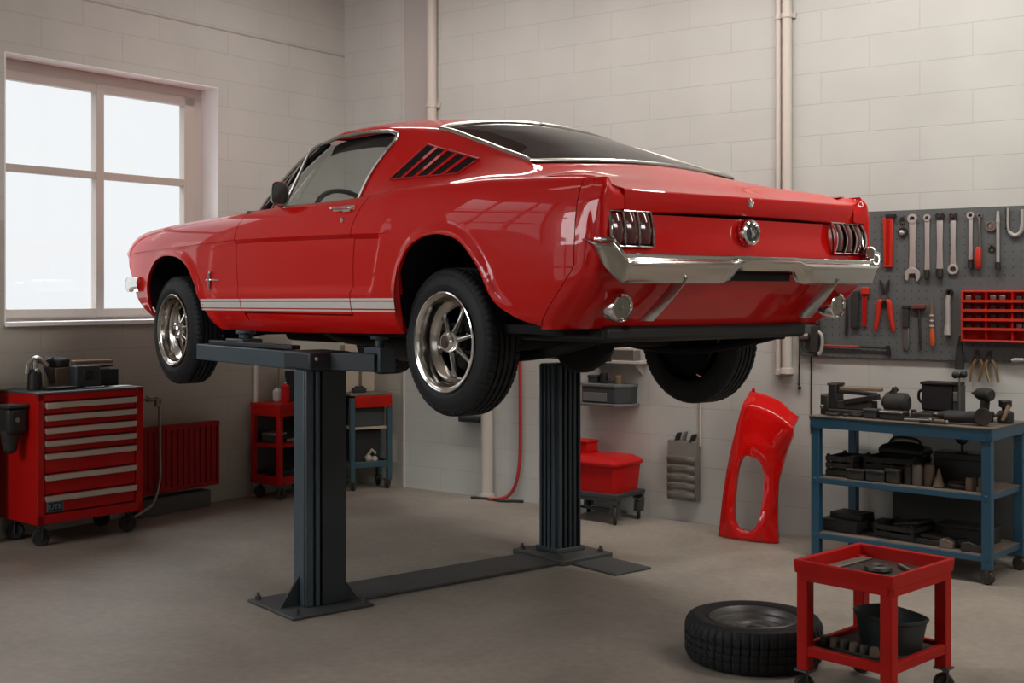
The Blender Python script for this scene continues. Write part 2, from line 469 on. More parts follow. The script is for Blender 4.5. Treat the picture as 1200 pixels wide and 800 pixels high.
# headliner
b = CB(); rows = [[shell(.33 + (hdr(v) - .02 - .33) * t, v, -.03) for v in [.80, .9] + vs_roof] for t in lin(0, 1, 20)]
rows = [[(x, y * .985, z - .012) for x, y, z in r] for r in rows]
b.grid(mirror_rows(rows)).build('headliner', TRIMBLK, roof, angle=60)
b = CB()
for m in (1, -1):
    b.grid([[(lambda p: (p[0], m * (p[1] - .028), p[2]))(shell(-.40 + (XB(v) - .004 + .40) * t, v)) for v in lin(0, .92, 8)] for t in lin(0, 1, 10)])
b.build('inner_trim', TRIMBLK, roof, angle=60)
# windshield
def wbase(s): return (1.97 - .225 * s * s, .705 * s, 1.950 + .012 * (1 - s * s))
def whead(s): v = 2 - abs(s); p = shell(hdr(v), v); return (p[0], math.copysign(p[1], s), p[2] - .004)
b = CB(); rows = []
for t in lin(0, 1, 14):
    r = []
    for s in lin(-1, 1, 25):
        A, B = wbase(s), whead(s); bu = .03 * math.sin(math.pi * t)
        r.append((A[0] + (B[0] - A[0]) * t + bu * .6, A[1] + (B[1] - A[1]) * t, A[2] + (B[2] - A[2]) * t + bu))
    rows.append(r)
b.grid(rows).build('windshield', GLASS, roof, angle=60)
b = CB(); b.tube([wbase(s) for s in lin(-1, 1, 25)], .012, 8); b.tube([(lambda p: (p[0], p[1], p[2] + .006))(whead(s)) for s in lin(-.93, .93, 33)], .007, 8)
b.build('windshield_trim', CHROME, roof)
# rear window
b = CB(); rows = []
for t in lin(0, 1, 22):
    rows.append([shell(.305 + (gbot(v) - .305) * t, v) for v in lin(1.0, 2, 18)])
b.grid(mirror_rows(rows)).build('rear_window', GLASSD, roof, angle=60)
b = CB()
lp = [shell(.31 + (gbot(1) - .31) * t, 1.0, .004) for t in lin(0, 1, 16)]
bt = [shell(gbot(v), v, .003) for v in lin(1, 2, 12)]; tp = [shell(.31, v, .004) for v in lin(1, 2, 16)]
loop = tp[::-1] + lp[1:] + bt[1:]
full = loop + [(x, -y, z) for x, y, z in loop[::-1][1:-1]]
b.tube(full, .0105, 8, closed=True)
b.build('rear_window_trim', CHROMED, roof)
# side window trim, pillar, vent bar, glass
VB0, VB1, VC0, VC1 = (1.452, .752, 1.925), (1.358, .640, 2.236), (1.60, .742, 1.93), (1.375, .637, 2.23)
def gl(m):
    b = CB()
    apil = [(1.735 + (1.255 - 1.735) * t, .722 + (.618 - .722) * t, 1.945 + (2.262 - 1.945) * t + .020 * math.sin(math.pi * t)) for t in lin(0, 1, 12)]
    b.tube([(x - .012, y - .012, z - .012) for x, y, z in apil], .016, 10); b.build('windshield_pillar', BLACK, roof, mirror=m)
    b = CB()
    lo = [(x + .004, y + .008, z + .002) for x, y, z in apil]
    lo[0] = (1.745, .735, 1.93)
    top = [shell(x, VR - .005, .005) for x in lin(1.215, .72, 14)]
    brl = [None] + [shell(XB(v), v, .005) for v in (.925, .91, .89, .86, .82, .75, .6, .4, .2, .05, 0.0)]
    path = spline(lo[:-1] + [top[0]] + top[2:] + brl[1:], 3)
    b.tube(path, .0095, 8); b.build('window_trim', CHROMED, roof, mirror=m)
    b = CB(); b.tube([VB0, VB1], .0085, 8); b.build('vent_window_bar', CHROMED, roof, mirror=m)
    b = CB(); b.tube([VC0, VC1], .006, 8); b.build('vent_window_frame', CHROMED, roof, mirror=m)
    b = CB()
    rows = []
    for v in lin(0, .9, 10):
        A = shell(XB(v) + .006, v, -.012)
        tt = v / .9; F = (1.72 + (1.23 - 1.72) * tt, .722 + (.605 - .722) * tt)
        rows.append([(A[0] + (F[0] - A[0]) * k, A[1] + (F[1] - .012 - A[1]) * k, A[2] + (1.94 + (2.24 - 1.94) * tt - A[2]) * k) for k in lin(0, 1, 8)])
    b.grid(rows).build('side_window', GLASS, roof, mirror=m, angle=60)
    # louvred vent in the roof side
    b = CB()
    q = [(.482, 2.006), (.322, 2.160), (-.105, 2.056), (-.035, 1.996)]      # x,z corners: low front, top front, rear, low rear
    def onsh(x, z, off):
        lo_, hi_ = 0.0, 1.0
        for _ in range(24):
            mid = (lo_ + hi_) / 2
            if shell(x, mid)[2] < z: lo_ = mid
            else: hi_ = mid
        p = shell(x, lo_); return (x, p[1] + off, z)
    def qp(u, w): # u along, w up
        A = [q[0][i] + (q[3][i] - q[0][i]) * u for i in (0, 1)]; B = [q[1][i] + (q[2][i] - q[1][i]) * u for i in (0, 1)]
        return A[0] + (B[0] - A[0]) * w, A[1] + (B[1] - A[1]) * w
    b.grid([[onsh(*qp(u, w), .002) for w in lin(0, 1, 6)] for u in lin(0, 1, 16)])
    vent = b.build('roof_vent', BLACK, roof, mirror=m, angle=60)
    fr = CB(); loop = [onsh(*qp(u, 0), .004) for u in lin(0, 1, 8)] + [onsh(*qp(1, w), .004) for w in lin(0, 1, 5)][1:] + [onsh(*qp(u, 1), .004) for u in lin(1, 0, 8)][1:] + [onsh(*qp(0, w), .004) for w in lin(1, 0, 5)][1:-1]
    fr.tube(loop, .0045, 6, closed=True); fr.build('vent_frame', REDD, vent, mirror=m)
    for i in range(1, 5):
        u = i / 5; bl = CB()
        rows = []
        for w in lin(.0, 1, 7):
            r = []
            for du, off in ((-.024, .003), (-.022, .014), (.018, .009), (.022, .003)): r.append(onsh(*qp(u + du + .01, w), off))
            rows.append(r)
        bl.grid(rows, close_v=True).build('louver_blade', RED, vent, mirror=m, angle=40)
both(gl)

# ---------------------------------------------------------------- hood, cowl, nose
b = CB(); rows = []
for t in lin(0, 1, 30):
    r = []
    for s in lin(-1, 1, 25):
        xf = 3.46 - .02 * s * s; xr = 1.99 - .20 * s * s; x = xr + (xf - xr) * t
        y = .688 * s * (1 - .02 * t); e = ZT(x) + .012
        z = e + (.030 + .02 * (1 - t)) * (1 - s * s)
        if t > .93: z -= ((t - .93) / .07) ** 2 * .03
        r.append((x, y, z))
    rows.append(r)
b.grid(rows).build('hood', RED, solid=.01, angle=40)
b = CB(); rows = []
for z in lin(1.40, 1.86, 20):
    r = []; xf = XFRONT(z)
    for s in lin(-1, 1, 30):
        y = (W(xf, z) - .004) * s; x = xf + .02 * (1 - s ** 4) - (.10 if abs(s) < .62 and 1.58 < z < 1.80 else 0)
        r.append((x, y, z))
    rows.append(r)
b.grid(rows).build('front_panel', RED, angle=40)
b = CB()
for z in lin(1.61, 1.78, 9): b.tube([(3.40, -.5, z), (3.40, .5, z)], .005, 6)
b.build('grille', CHROMED)
def hl(m):
    b = CB(); M = Matrix.Translation((3.455, .64, 1.69)) @ Matrix.Rotation(R(90), 4, 'Y')
    b.lathe([(.105, 0), (.105, .03), (.09, .035)], 28, M); o = b.build('headlamp', CHROME, mirror=m)
    b = CB(); b.lathe([(.09, .03), (.07, .048), (.03, .058), (.0005, .06)], 28, M); b.build('lens', LENSW, o, mirror=m)
both(hl)
# front bumper
def bumper(path, prof, name, m=CHROME, cut=None):
    b = CB(); rows = []; N = len(path)
    for i, p in enumerate(path):
        t = np.array(path[min(i + 1, N - 1)]) - np.array(path[max(i - 1, 0)]); t[2] = 0; t /= np.linalg.norm(t)
        n = np.array((t[1], -t[0], 0))            # outward
        pr = prof(i, p) if callable(prof) else prof
        rows.append([tuple(np.array(p) + n * o + np.array((0, 0, h))) for o, h in pr])
    b.grid(rows, close_v=True)
    k = len(rows[0]); 
    for r0 in (0, (N - 1) * k): b.f.append(tuple(range(r0, r0 + k))); b.m.append(0)
    return b.build(name, m, angle=35)
half = [(3.15, .836, 1.545), (3.22, .846, 1.545), (3.30, .844, 1.545), (3.385, .810, 1.545), (3.44, .73, 1.545), (3.48, .62, 1.545), (3.53, .3, 1.545), (3.54, 0, 1.545)]
hs = spline(half, 6)
bumper([(x, -y, z) for x, y, z in hs][:-1] + hs[::-1], [(-.012, -.045), (.004, -.048), (.014, -.02), (.020, .01), (.008, .040), (-.012, .046)], 'front_bumper')

# ---------------------------------------------------------------- tail
XE = -1.03
def cap(m):
    """upright quarter end: side skin, ridge, rear face that runs in above the lamp to the lid"""
    b = CB(); rows = []; n_ = 40; rear_top = []
    def xr_(z): return -1.020 + .012 * sst(1.66, 1.58, z) + .020 * sst(1.87, 1.91, z)
    def yo_(z): return .806 - .020 * sst(1.84, 1.91, z)
    def ytop(y): return 1.872 + .036 * max(min((y - .690) / .096, 1), 0) ** 1.8
    for j in range(n_ + 1):
        z0 = 1.585 + (1.910 - 1.585) * j / n_
        x0 = XQ(z0) - .002; ys = W(x0, min(z0, ZT(x0) - .002)); xr = xr_(z0); yo = min(yo_(z0), ys - .012)
        d = ys - yo; pts = [(x0, ys), (x0 - .045, ys - .2 * d), (xr + .040, yo + .45 * d), (xr + .018, yo + .2 * d), (xr + .006, yo - .002), (xr, yo - .013)]
        r = [(x, y, z0) for x, y in spline(pts, 4)]
        rows.append(r)
    b.grid(rows)
    # rear face below the lid line: narrow strip turning in beside the lamp; above it: runs in to the lid
    rf = []
    for j in range(n_ + 1):
        z0 = 1.585 + (1.910 - 1.585) * j / n_
        xr = xr_(z0); ya = rows[j][-1][1]; yi = .764 - .074 * sst(1.800, 1.826, z0)
        r = []
        for t in lin(0, 1, 9):
            y = ya + (yi - ya) * t
            r.append((xr + .004 * t, y, z0 + (1.585 + (ytop(y) - 1.585) * j / n_ - z0) * min(t * 3, 1)))
        ze = 1.585 + (ytop(yi) - 1.585) * j / n_
        r += [(xr + .016, yi - .003, ze), (xr + .05, yi - .004, ze)]
        rf.append(r)
    b.grid(rf)
    # top skin
    top = []
    for t in lin(0, 1, 8):
        r = []
        for y in lin(rows[-1][0][1], .690, 10):
            xa = XQ(1.9) - .002; x = xa + (-1.001 - xa) * t
            z = 1.911 * (1 - t) + ytop(y) * t - (.010 * sst(.775, .70, y)) * (1 - t)
            r.append((x, min(y, rows[-1][0][1] + (rows[-1][-1][1] - rows[-1][0][1]) * t), z))
        top.append(r + [(r[-1][0], .689, r[-1][2] - .05)])
    b.grid(top)
    b.build('quarter_end_cap', RED, mirror=m, angle=38, weld=.0015)
both(cap)
def xtail(y, z): return -.985 - .012 * (1 - (y / .7) ** 2) - .022 * sst(1.74, 1.62, z)
b = CB(); b.grid([[(xtail(y, z), y, z) for z in lin(1.575, 1.781, 12)] for y in lin(-.76, .76, 40)]).build('tail_panel', RED, angle=50)
# deck lid with the overhanging rear lip
b = CB(); rows = []
for s in lin(-1, 1, 41):
    y = .688 * s; r = []
    bow = .014 * (1 - s * s)
    e = abs(s) ** 8
    x_0 = gbot(2 - abs(s)) - .012
    xl = -1.012 - bow + .0 * e
    for t in lin(0, 1, 16):
        x = x_0 + (xl - x_0) * t
        v = 2 - abs(s)
        zc_, ze = ZCN(x), min(ZT(x) + .012, ZCN(x))
        z = ze + (zc_ - ze) * (1 - abs(s) ** 2.1)
        if t < .15: z = z * (t / .15) + (shell(x_0, max(v, 1.0))[2] - .006) * (1 - t / .15)
        ysh = 1.05 * math.copysign(shell(x_0, max(v, 1.0))[1], s) if abs(s) > 1e-6 else 0
        ww = sst(0, .5, t); yy = ysh * (1 - ww) + y * ww
        if t < .5 and abs(yy) > .45:
            zs_ = section(x); zi = float(np.interp(abs(yy), zs_[::-1, 0], zs_[::-1, 1])) - .003
            z = zi * (1 - ww) + z * ww
        r.append((x, yy, z))
    lipz = r[-1][2]
    r += [(xl - .004, y, lipz - .005), (xl - .005, y, lipz - .014), (xl + .001, y, lipz - .045), (xl + .010, y, 1.800 - .012 * (s * s)), (xl + .016, y, 1.795 - .012 * s * s), (xl + .06, y, 1.792 - .012 * s * s)]
    rows.append(r)
rows = [[(x, y, z - .05) for x, y, z in rows[0]]] + rows + [[(x, y, z - .05) for x, y, z in rows[-1]]]
b.grid(rows).build('trunk_lid', RED, angle=32)
b = CB(); y0_ = .02
b.lathe([(.018, -.01), (.018, .010), (.012, .015), (.011, .012), (.0005, .012)], 18, Matrix.Translation((-1.022, .005, 1.845)) @ Matrix.Rotation(R(-90), 4, 'Y')); b.build('trunk_lock', CHROME)
# dark gap under the lid
b = CB(); b.grid([[(-.965, y, 1.775), (-.965, y, 1.80), (-.93, y, 1.80)] for y in lin(-.70, .70, 12)]).build('lid_seal', BLACK)
# fuel cap
M = Matrix.Translation((xtail(0, 1.728) + .005, .0, 1.728)) @ Matrix.Rotation(R(-90), 4, 'Y')
b = CB(); b.lathe([(.052, 0), (.056, .012), (.056, .028), (.050, .040), (.040, .044), (.036, .040), (.036, .034)], 36, M, cap=False)
for k in range(24):
    a = 2 * math.pi * k / 24; p = M @ Vector((.056 * math.cos(a), .056 * math.sin(a), .02)); b.ball(p, .0026, 6)
fcap = b.build('fuel_cap', CHROME, angle=30)
b = CB(); b.lathe([(.0365, .036), (.02, .040), (.0005, .042)], 28, M); b.build('cap_badge', mat('badge_black', (.02, .02, .022), rough=.25, coat=1), fcap)
b = CB()
hp = [(-.012, -.02), (-.006, -.004), (-.014, .006), (-.006, .014), (.004, .022), (.012, .018), (.006, .012), (.010, .0), (.014, -.012), (.008, -.02), (.004, -.006), (-.004, -.008)]
b.prism(hp, .045, M @ Matrix.Rotation(R(90), 4, 'Z'), h0=.036); b.build('cap_emblem', CHROMED, fcap, smooth=False)
# tail lamps
def lamp(m):
    y0_, y1_ = .545, .755
    def bow(y, z): return xtail(y, z) - .010 - .030 * math.sin(math.pi * min(max((z - 1.655) / .135, 0), 1)) ** .8
    def zz(y, k): # slightly wider at the top outer corner
        return (1.662 if k == 0 else 1.792) - (0.004 * (y - y0_) / .2)
    body = CB()
    rows = []
    bez = []
    n = 3; wcol = (y1_ - y0_) / n
    body.grid([[(xtail(y, z) - .006 - .016 * math.sin(math.pi * (z - 1.655) / .14 if 1.655 < z < 1.795 else 0), y, z) for z in lin(1.655, 1.795, 9)] for y in lin(y0_ - .004, y1_ - .03, 10)])
    lampo = body.build('tail_lamp', BLACK, mirror=m)
    for k in range(n):
        a, c_ = y0_ + k * .070 + .006, y0_ + (k + 1) * .070 - .006
        L = CB(); rows = []
        for u in lin(0, 1, 6):
            y = a + (c_ - a) * u; r = []
            for z in lin(1.668, 1.784, 10):
                t = (z - 1.662) / .128
                r.append((xtail(y, z) - .010 - .024 * math.sin(math.pi * t) - .007 * math.sin(math.pi * u), y, z))
            rows.append(r)
        L.grid(rows).build('lens', LENS, lampo, mirror=m, angle=60)
    fr = CB()
    def bars(y):
        return [(xtail(y, z) - .014 - .026 * math.sin(math.pi * (z - 1.655) / .14 if 1.655 < z < 1.795 else 0), y + .010 * math.sin(math.pi * (z - 1.655) / .14 if 1.655 < z < 1.795 else 0), z) for z in lin(1.657, 1.789, 9)]
    for k in range(4): fr.tube(bars(y0_ + k * .070), .0045 if k < 3 else .0075, 6)
    for z in (1.657, 1.789): fr.tube([(xtail(y, z) - .014, y, z) for y in lin(y0_, y0_ + .210, 8)], .0045, 6)
    for yy in (y0_, y0_ + .210):
        fr.grid([[(xtail(yy, z) + .002, yy, z), (bars(yy)[i][0], bars(yy)[i][1], z)] for i, z in enumerate(lin(1.657, 1.789, 9))])
    # outer bright side strip
    fr.grid([[(xtail(y, z) - .014 - .012 * math.sin(math.pi * (z - 1.655) / .14 if 1.655 < z < 1.795 else 0) + (y - y0_ - .210) * .8, y, z) for y in (y0_ + .210, y0_ + .222)] for z in lin(1.657, 1.789, 9)])
    fr.build('lamp_frame', CHROME, lampo, mirror=m)
both(lamp)
# valance below the bumper, wrapping round the corners
b = CB(); rows = []
for j, z in enumerate(lin(1.350, 1.588, 20)):
    xr = pchip([1.35, 1.37, 1.42, 1.50, 1.56, 1.61], [-.775, -.80, -.865, -.955, -1.0, -1.0075])(z)
    x0 = XQ(z) - .002; ys = W(x0, max(z, ZLO(x0)))
    if j == 0: pass
    dx = x0 - xr; d = ys - .806 + .022 * sst(1.57, 1.45, z) if z > 1.45 else .050; d = max(min(d, .05), .02); yo = ys - d
    side = [(x0, ys), (x0 - dx * .39, ys - .2 * d), (xr + dx * .35, yo + .45 * d), (xr + dx * .157, yo + .2 * d), (xr + dx * .05, yo - .002), (xr, yo - .013), (xr - .008, yo - .06), (xr - .018, .45), (xr - .024, .2)]
    side = spline(side, 4) + [(xr - .026, 0.0)]
    r = [(x, y, z) for x, y in side]
    rows.append(r + [(x, -y, zz) for x, y, zz in r[::-1][1:]])
under = [(x + .05, y * .96, z + .0) for x, y, z in rows[0]]
b.grid([under] + rows).build('rear_valance', RED, angle=45)
# rear bumper
def rb_path():
    h = [(-.950, .806, 0), (-.985, .808, 0), (-1.03, .800, 0), (-1.062, .765, 0), (-1.078, .70, 0), (-1.092, .5, 0), (-1.104, .25, 0), (-1.108, 0, 0)]
    hs = spline(h, 7); return hs + [(x, -y, z) for x, y, z in hs[::-1][1:]]
def rb_prof(i, p):
    y = abs(p[1]); x = p[0]
    end = sst(.735, .785, y)
    top = 1.632 + .060 * end ; bot = 1.522 + .048 * (1 - sst(.175, .225, y)) + (.112 * sst(-1.066, -.952, x) if y > .68 else 0) + .028 * sst(.735, .80, y)
    mid = max(1.600 + .03 * end, bot + .02)
    k_ = top - bot; q = min(max(k_, .03), .11) / .11
    return [(-.030, top - .004), (-.010, top), (.000, top - .001 * q), (.006, top - .005 * q), (.008, top - .012 * q), (.007, top - .017 * q), (.012, top - .021 * q), (.024, top - .027 * q), (.030, top - .032 * q), (.032, top - .038 * q), (.030, top - .044 * q), (.026, top - .048 * q), (.024, top - .052 * q), (.004, bot + .010 * q), (-.002, bot + .003 * q), (-.008, bot), (-.024, bot + .002)]
path = rb_path()
rbo = bumper([(x, y, 0) for x, y, z in path], rb_prof, 'rear_bumper')
rbo.data.materials[0] = CHROMED
RBM = mat('bumper_chrome', (.58, .555, .52), rough=.13, metal=1.0); rbo.data.materials[0] = RBM
for y in (.60, -.60): CB().ball((-1.085 - .012, y, 1.565), .009, 8, (.6, 1, 1)).build('bumper_bolt', CHROME, rbo)
# guards below the bumper, reversing lamps
def guards(m):
    b = CB(); rows = []
    for t in lin(0, 1, 10):
        z = 1.545 - .165 * t; x = -1.085 + .165 * t ** 1.15; y = .455 + .02 * t; w = .004 + .012 * t
        rows.append([(x + .035, y - w, z), (x, y - w * .9, z), (x - .030, y - .002, z), (x - .030, y + .002, z), (x, y + w * .9, z), (x + .035, y + w, z)])
    b.grid(rows, close_v=True); k = 6
    b.f.append(tuple(range(k))); b.m.append(0); b.f.append(tuple(range(9 * k, 10 * k))); b.m.append(0)
    b.build('bumper_guard', CHROMED, mirror=m, angle=40)
    M = Matrix.Translation((-.905, .648, 1.440)) @ Matrix.Rotation(R(-98), 4, 'Y')
    b = CB(); b.lathe([(.012, -.075), (.038, -.050), (.050, -.020), (.056, .015), (.056, .050), (.053, .062), (.047, .066), (.043, .062), (.041, .052)], 30, M, cap=False)
    o = b.build('reversing_lamp', CHROME, mirror=m)
    b = CB(); b.lathe([(.042, .056), (.030, .046), (.018, .040), (.012, .046), (.009, .058), (.0005, .061)], 24, M); b.build('lens', LENSW, o, mirror=m)
both(guards)
# raised script on the valance
b = CB()
for yy, w in ((.03, .11), (-.10, .11)): pass
b.tube([(-.905 - .022, .06 - .2 * t, 1.462 + .004 * math.sin(t * 40)) for t in lin(0, 1, 40)], .0022, 5)
b.tube([(-.935, .10 - .28 * t, 1.480) for t in lin(0, 1, 12)], .0016, 5)
b.build('valance_script', REDD)
# bracket opening above (dark licence recess)
b = CB(); b.bx(-1.072, -.95, -.185, .185, 1.535, 1.570); b.build('plate_recess', BLACK)

# front fender emblem (bar with small upright motif)
def emb(m):
    y = W(2.09, 1.56)
    b = CB(); b.tube([(2.135, y + .006, 1.560), (2.05, y + .008, 1.560), (1.985, y + .006, 1.557)], [.006, .006, .003], 8)
    b.tube([(2.10, y + .008, 1.508), (2.095, y + .009, 1.56), (2.098, y + .008, 1.598)], [.007, .010, .008], 8)
    b.ball((2.088, y + .008, 1.600), .010, 8); b.build('fender_emblem', CHROME, mirror=m)
both(emb)
# door mirror (driver side)
b = CB()
M = Matrix.Translation((1.325, .838, 1.990)) @ Matrix.Rotation(R(-90), 4, 'Y') @ Matrix.Rotation(R(-10), 4, 'X')
def rr(a, b_, k): return [(a * math.copysign(abs(math.cos(q)) ** .6, math.cos(q)), b_ * math.copysign(abs(math.sin(q)) ** .6, math.sin(q)), k) for q in np.linspace(0, 2 * math.pi, 33)[:-1]]
b.grid([[M @ Vector(p) for p in rr(*q)] for q in ((.01, .01, -.062), (.04, .030, -.052), (.056, .041, -.03), (.062, .047, 0), (.060, .045, .006), (.052, .039, .003))], close_v=True)
mirr = b.build('door_mirror', CHROMED)
b = CB(); rg = [M @ Vector(p) for p in rr(.053, .040, .003)]; b.add(rg, [tuple(range(32))]); b.build('mirror_glass', mat('mirror_face', (.10, .12, .12), rough=.06, metal=.7), mirr)
b = CB(); b.tube(spline([(1.38, .775, 1.915), (1.375, .80, 1.926), (1.37, .835, 1.945)], 5), .011, 8); b.cyl((1.38, .77, 1.915), (1.38, .77, 1.936), .028, 14, .020); b.build('mirror_stem', CHROME, mirr)

# ---------------------------------------------------------------- interior
b = CB()
b.grid([[(x, y, z) for x, z in ((1.30, 1.78), (1.32, 1.92), (1.38, 1.945), (1.60, 1.945), (1.93, 1.935))] for y in lin(-.70, .70, 12)])
b.build('dashboard', TRIMBLK, angle=50, solid=.01)
b = CB(); MW = Matrix.Translation((1.44, .37, 1.868)) @ Matrix.Rotation(R(-63), 4, 'Y')
ring = [MW @ Vector((.195 * math.cos(a), .195 * math.sin(a), 0)) for a in np.linspace(0, 2 * math.pi, 41)[:-1]]
b.tube(ring, .0135, 10, closed=True)
for a in (0, 2.09, 4.19): b.tube([MW @ Vector((0, 0, .02)), MW @ Vector((.19 * math.cos(a + 1.57), .19 * math.sin(a + 1.57), 0))], .010, 8)
b.lathe([(.035, .03), (.04, 0), (.025, -.05), (.02, -.25)], 16, MW)
b.build('steering_wheel', TRIMBLK)
def seat(m):
    b = CB(); b.bx(.55, 1.05, .10, .60, 1.46, 1.60); b.bar((.60, .35, 1.55), (.40, .35, 1.90), .48, .12, (1, 0, 0)); b.build('seat', TRIMBLK, mirror=m, bevel=.04, seg=3)
both(seat)
b = CB()
b.bx(-.45, .35, -.68, .68, 1.80, 1.84); b.bx(-.72, 3.0, -.72, .72, 1.325, 1.36); b.bx(1.93, 1.97, -.70, .70, 1.36, 1.94)
for s in (1, -1): b.bx(.6, 1.72, s * .745, s * .725, 1.37, 1.915); b.bx(-.9, .62, s * .70, s * .68, 1.76, 1.86)
b.build('floor_pan', BLACK)
# ---------------------------------------------------------------- underbody
b = CB()
b.bx(-.82, -.28, -.62, .60, 1.295, 1.36); b.build('fuel_tank', STEEL, bevel=.02)
b = CB()
for s in (1, -1):
    b.bx(-.8, 3.1, s * .42, s * .50, 1.285, 1.335); b.bx(.25, 2.0, s * .64, s * .72, 1.285, 1.33)
b.bx(1.55, 1.65, -.6, .6, 1.27, 1.33); b.bx(2.45, 2.60, -.62, .62, 1.24, 1.32)
b.build('chassis_rail', BLACK, bevel=.008)
b = CB(); zx = 1.272
b.cyl((-.045, -.66, zx), (-.045, .66, zx), .042, 16)
b.lathe([(.05, -.16), (.10, -.11), (.138, -.03), (.142, .03), (.10, .10), (.04, .15)], 24, Matrix.Translation((-.045, .02, zx - .01)) @ Matrix.Rotation(R(90), 4, 'X') @ Matrix.Rotation(R(90), 4, 'Y'))
b.build('rear_axle', BLACK)
for s in (1, -1):
    b = CB(); b.tube(spline([(-.78, s * .55, 1.32), (-.4, s * .55, 1.24), (-.045, s * .55, 1.215), (.35, s * .55, 1.25), (.62, s * .55, 1.31)], 6), .022, 8); b.build('leaf_spring', BLACK)
b = CB(); b.cyl((.08, .02, 1.27), (1.5, .02, 1.30), .038, 14); b.build('drive_shaft', BLACK)
b = CB(); b.bx(1.95, 2.55, -.16, .16, 1.20, 1.36); b.bx(1.35, 1.95, -.12, .12, 1.23, 1.36); b.build('engine_sump', BLACK, bevel=.04, seg=3)
def exh(m):
    b = CB(); b.tube(spline([(1.9, .25, 1.28), (1.5, .33, 1.24), (.9, .36, 1.235), (.5, .36, 1.24)], 5), .026, 10)
    b.tube([(.95, .36, 1.232), (.93, .36, 1.232), (.45, .36, 1.232), (.43, .36, 1.232)], [.03, .085, .085, .03], 18); b.build('exhaust', STEEL, mirror=m)
both(exh)

# ---------------------------------------------------------------- wheels
TR, TRF = .315, .322
def wheel(x, s, zc_, rad, steer=0):
    hub = bpy.data.objects.new('wheel', None); COL.objects.link(hub); hub.parent = car
    hub.location = (x, s * .70, zc_ - ZB); hub.rotation_euler = (R(-90) if s > 0 else R(90), 0, 0)
    # local z points outward
    k = rad / .315
    prof = [(.205, -.095), (.225, -.108), (.262, -.112), (.290, -.100), (.307, -.086), (.3135, -.074), (.3145, -.064)]
    grooves = []
    for g in (-.048, -.016, .016, .048):
        grooves += [(.3145, g - .006), (.306, g - .0045), (.306, g + .0045), (.3145, g + .006)]
    prof += grooves + [(.3145, .064), (.3135, .074), (.307, .086), (.298, .094), (.286, .100), (.284, .0985), (.282, .1005), (.262, .109), (.240, .111), (.238, .1095), (.236, .111), (.222, .108), (.205, .094)]
    b = MB(); N_ = 256; rows = []
    for i_, (r, h) in enumerate(prof):
        ring = []
        for q in range(N_):
            a = 2 * math.pi * q / N_ + (.010 if h > 0 else -.010) * (abs(h) > .06)
            rr_ = r - (.0055 if (q % 4 == 0 and .058 < abs(h) < .098 and r > .285) else 0)
            ring.append((rr_ * k * math.cos(a), rr_ * k * math.sin(a), h * .86 + .012))
        rows.append(ring)
    b.grid(rows, close_v=True); b.build('tyre', RUBBER, hub, angle=28)
    b = MB()
    rp = [(.190, -.09), (.206, -.094), (.214, -.10), (.214, -.104)]
    b.lathe([(.206, .092), (.212, .100), (.212, .106), (.206, .109), (.196, .106), (.188, .098), (.186, .088), (.182, .070), (.180, .050), (.172, .040), (.160, .034), (.152, .026), (.147, .020), (.146, -.02), (.150, -.030), (.170, -.03), (.190, -.09)], 64, cap=False)
    rim = b.build('rim', RIMC, hub, angle=30)
    b = MB(); b.tube([(.2085 * math.cos(a), .2085 * math.sin(a), .1065) for a in np.linspace(0, 2 * math.pi, 65)[:-1]], .0062, 8, closed=True); b.build('rim_lip', CHROME, rim)
    b = MB(); b.lathe([(.188, -.06), (.125, -.055), (.125, -.02), (.0005, -.018)], 32); b.build('brake_drum', BLACK, rim)
    for i in range(6):
        sp = MB(); a = 2 * math.pi * i / 6 + R(16)
        for da in (0,):
            rows = []
            for t in lin(0, 1, 9):
                r = .036 + (.150 - .036) * t; aa = a + da * (1.0 - .15 * t) * (0.35 + .65 * t) * 1.3
                h = .066 - .040 * t - .006 * math.sin(math.pi * t)
                w = .0085 + .004 * (1 - t) ** 2 + .016 * max(t - .55, 0) ** 2 * 5
                c_, s_ = math.cos(aa), math.sin(aa)
                rows.append([(r * c_ - w * s_ * q, r * s_ + w * c_ * q, h + dz) for q, dz in ((-1, -.016), (-1, 0), (-.4, .007), (.4, .007), (1, 0), (1, -.016))])
            sp.grid(rows, close_v=True)
        sp.build('wheel_spoke', SPOKEC, rim, angle=50)
    b = MB(); b.lathe([(.046, .02), (.046, .078), (.042, .092), (.034, .098), (.028, .098)], 28, cap=False); b.lathe([(.040, .060), (.0005, .060)], 20)
    cap_ = b.build('hub_cap', CHROME, rim, angle=30)
    b = MB(); b.lathe([(.029, .096), (.012, .0995), (.0005, .100)], 24); b.build('cap_badge', mat('badge_red', (.055, .012, .012), rough=.25, coat=1) if 'badge_red' not in bpy.data.materials else bpy.data.materials['badge_red'], cap_)
    for i in range(5):
        a = 2 * math.pi * i / 5 + R(136); b = MB(); b.cyl((.066 * math.cos(a), .066 * math.sin(a), 0), (.066 * math.cos(a), .066 * math.sin(a), .025), .009, 6); b.build('wheel_nut', CHROMED, rim)
    return hub
wheel(-.045, 1, 1.281, TR); wheel(-.055, -1.045, 1.268, .326); wheel(2.715, 1, 1.270, TRF); wheel(2.715, -1, 1.270, TRF)
def fsus(m):
    b = CB(); b.cyl((2.715, .64, 1.27), (2.715, .40, 1.27), .035, 12); b.bar((2.7, .62, 1.19), (2.7, .20, 1.25), .08, .03); b.cyl((2.66, .45, 1.22), (2.66, .45, 1.55), .045, 12); b.build('front_suspension', BLACK, mirror=m)
both(fsus)
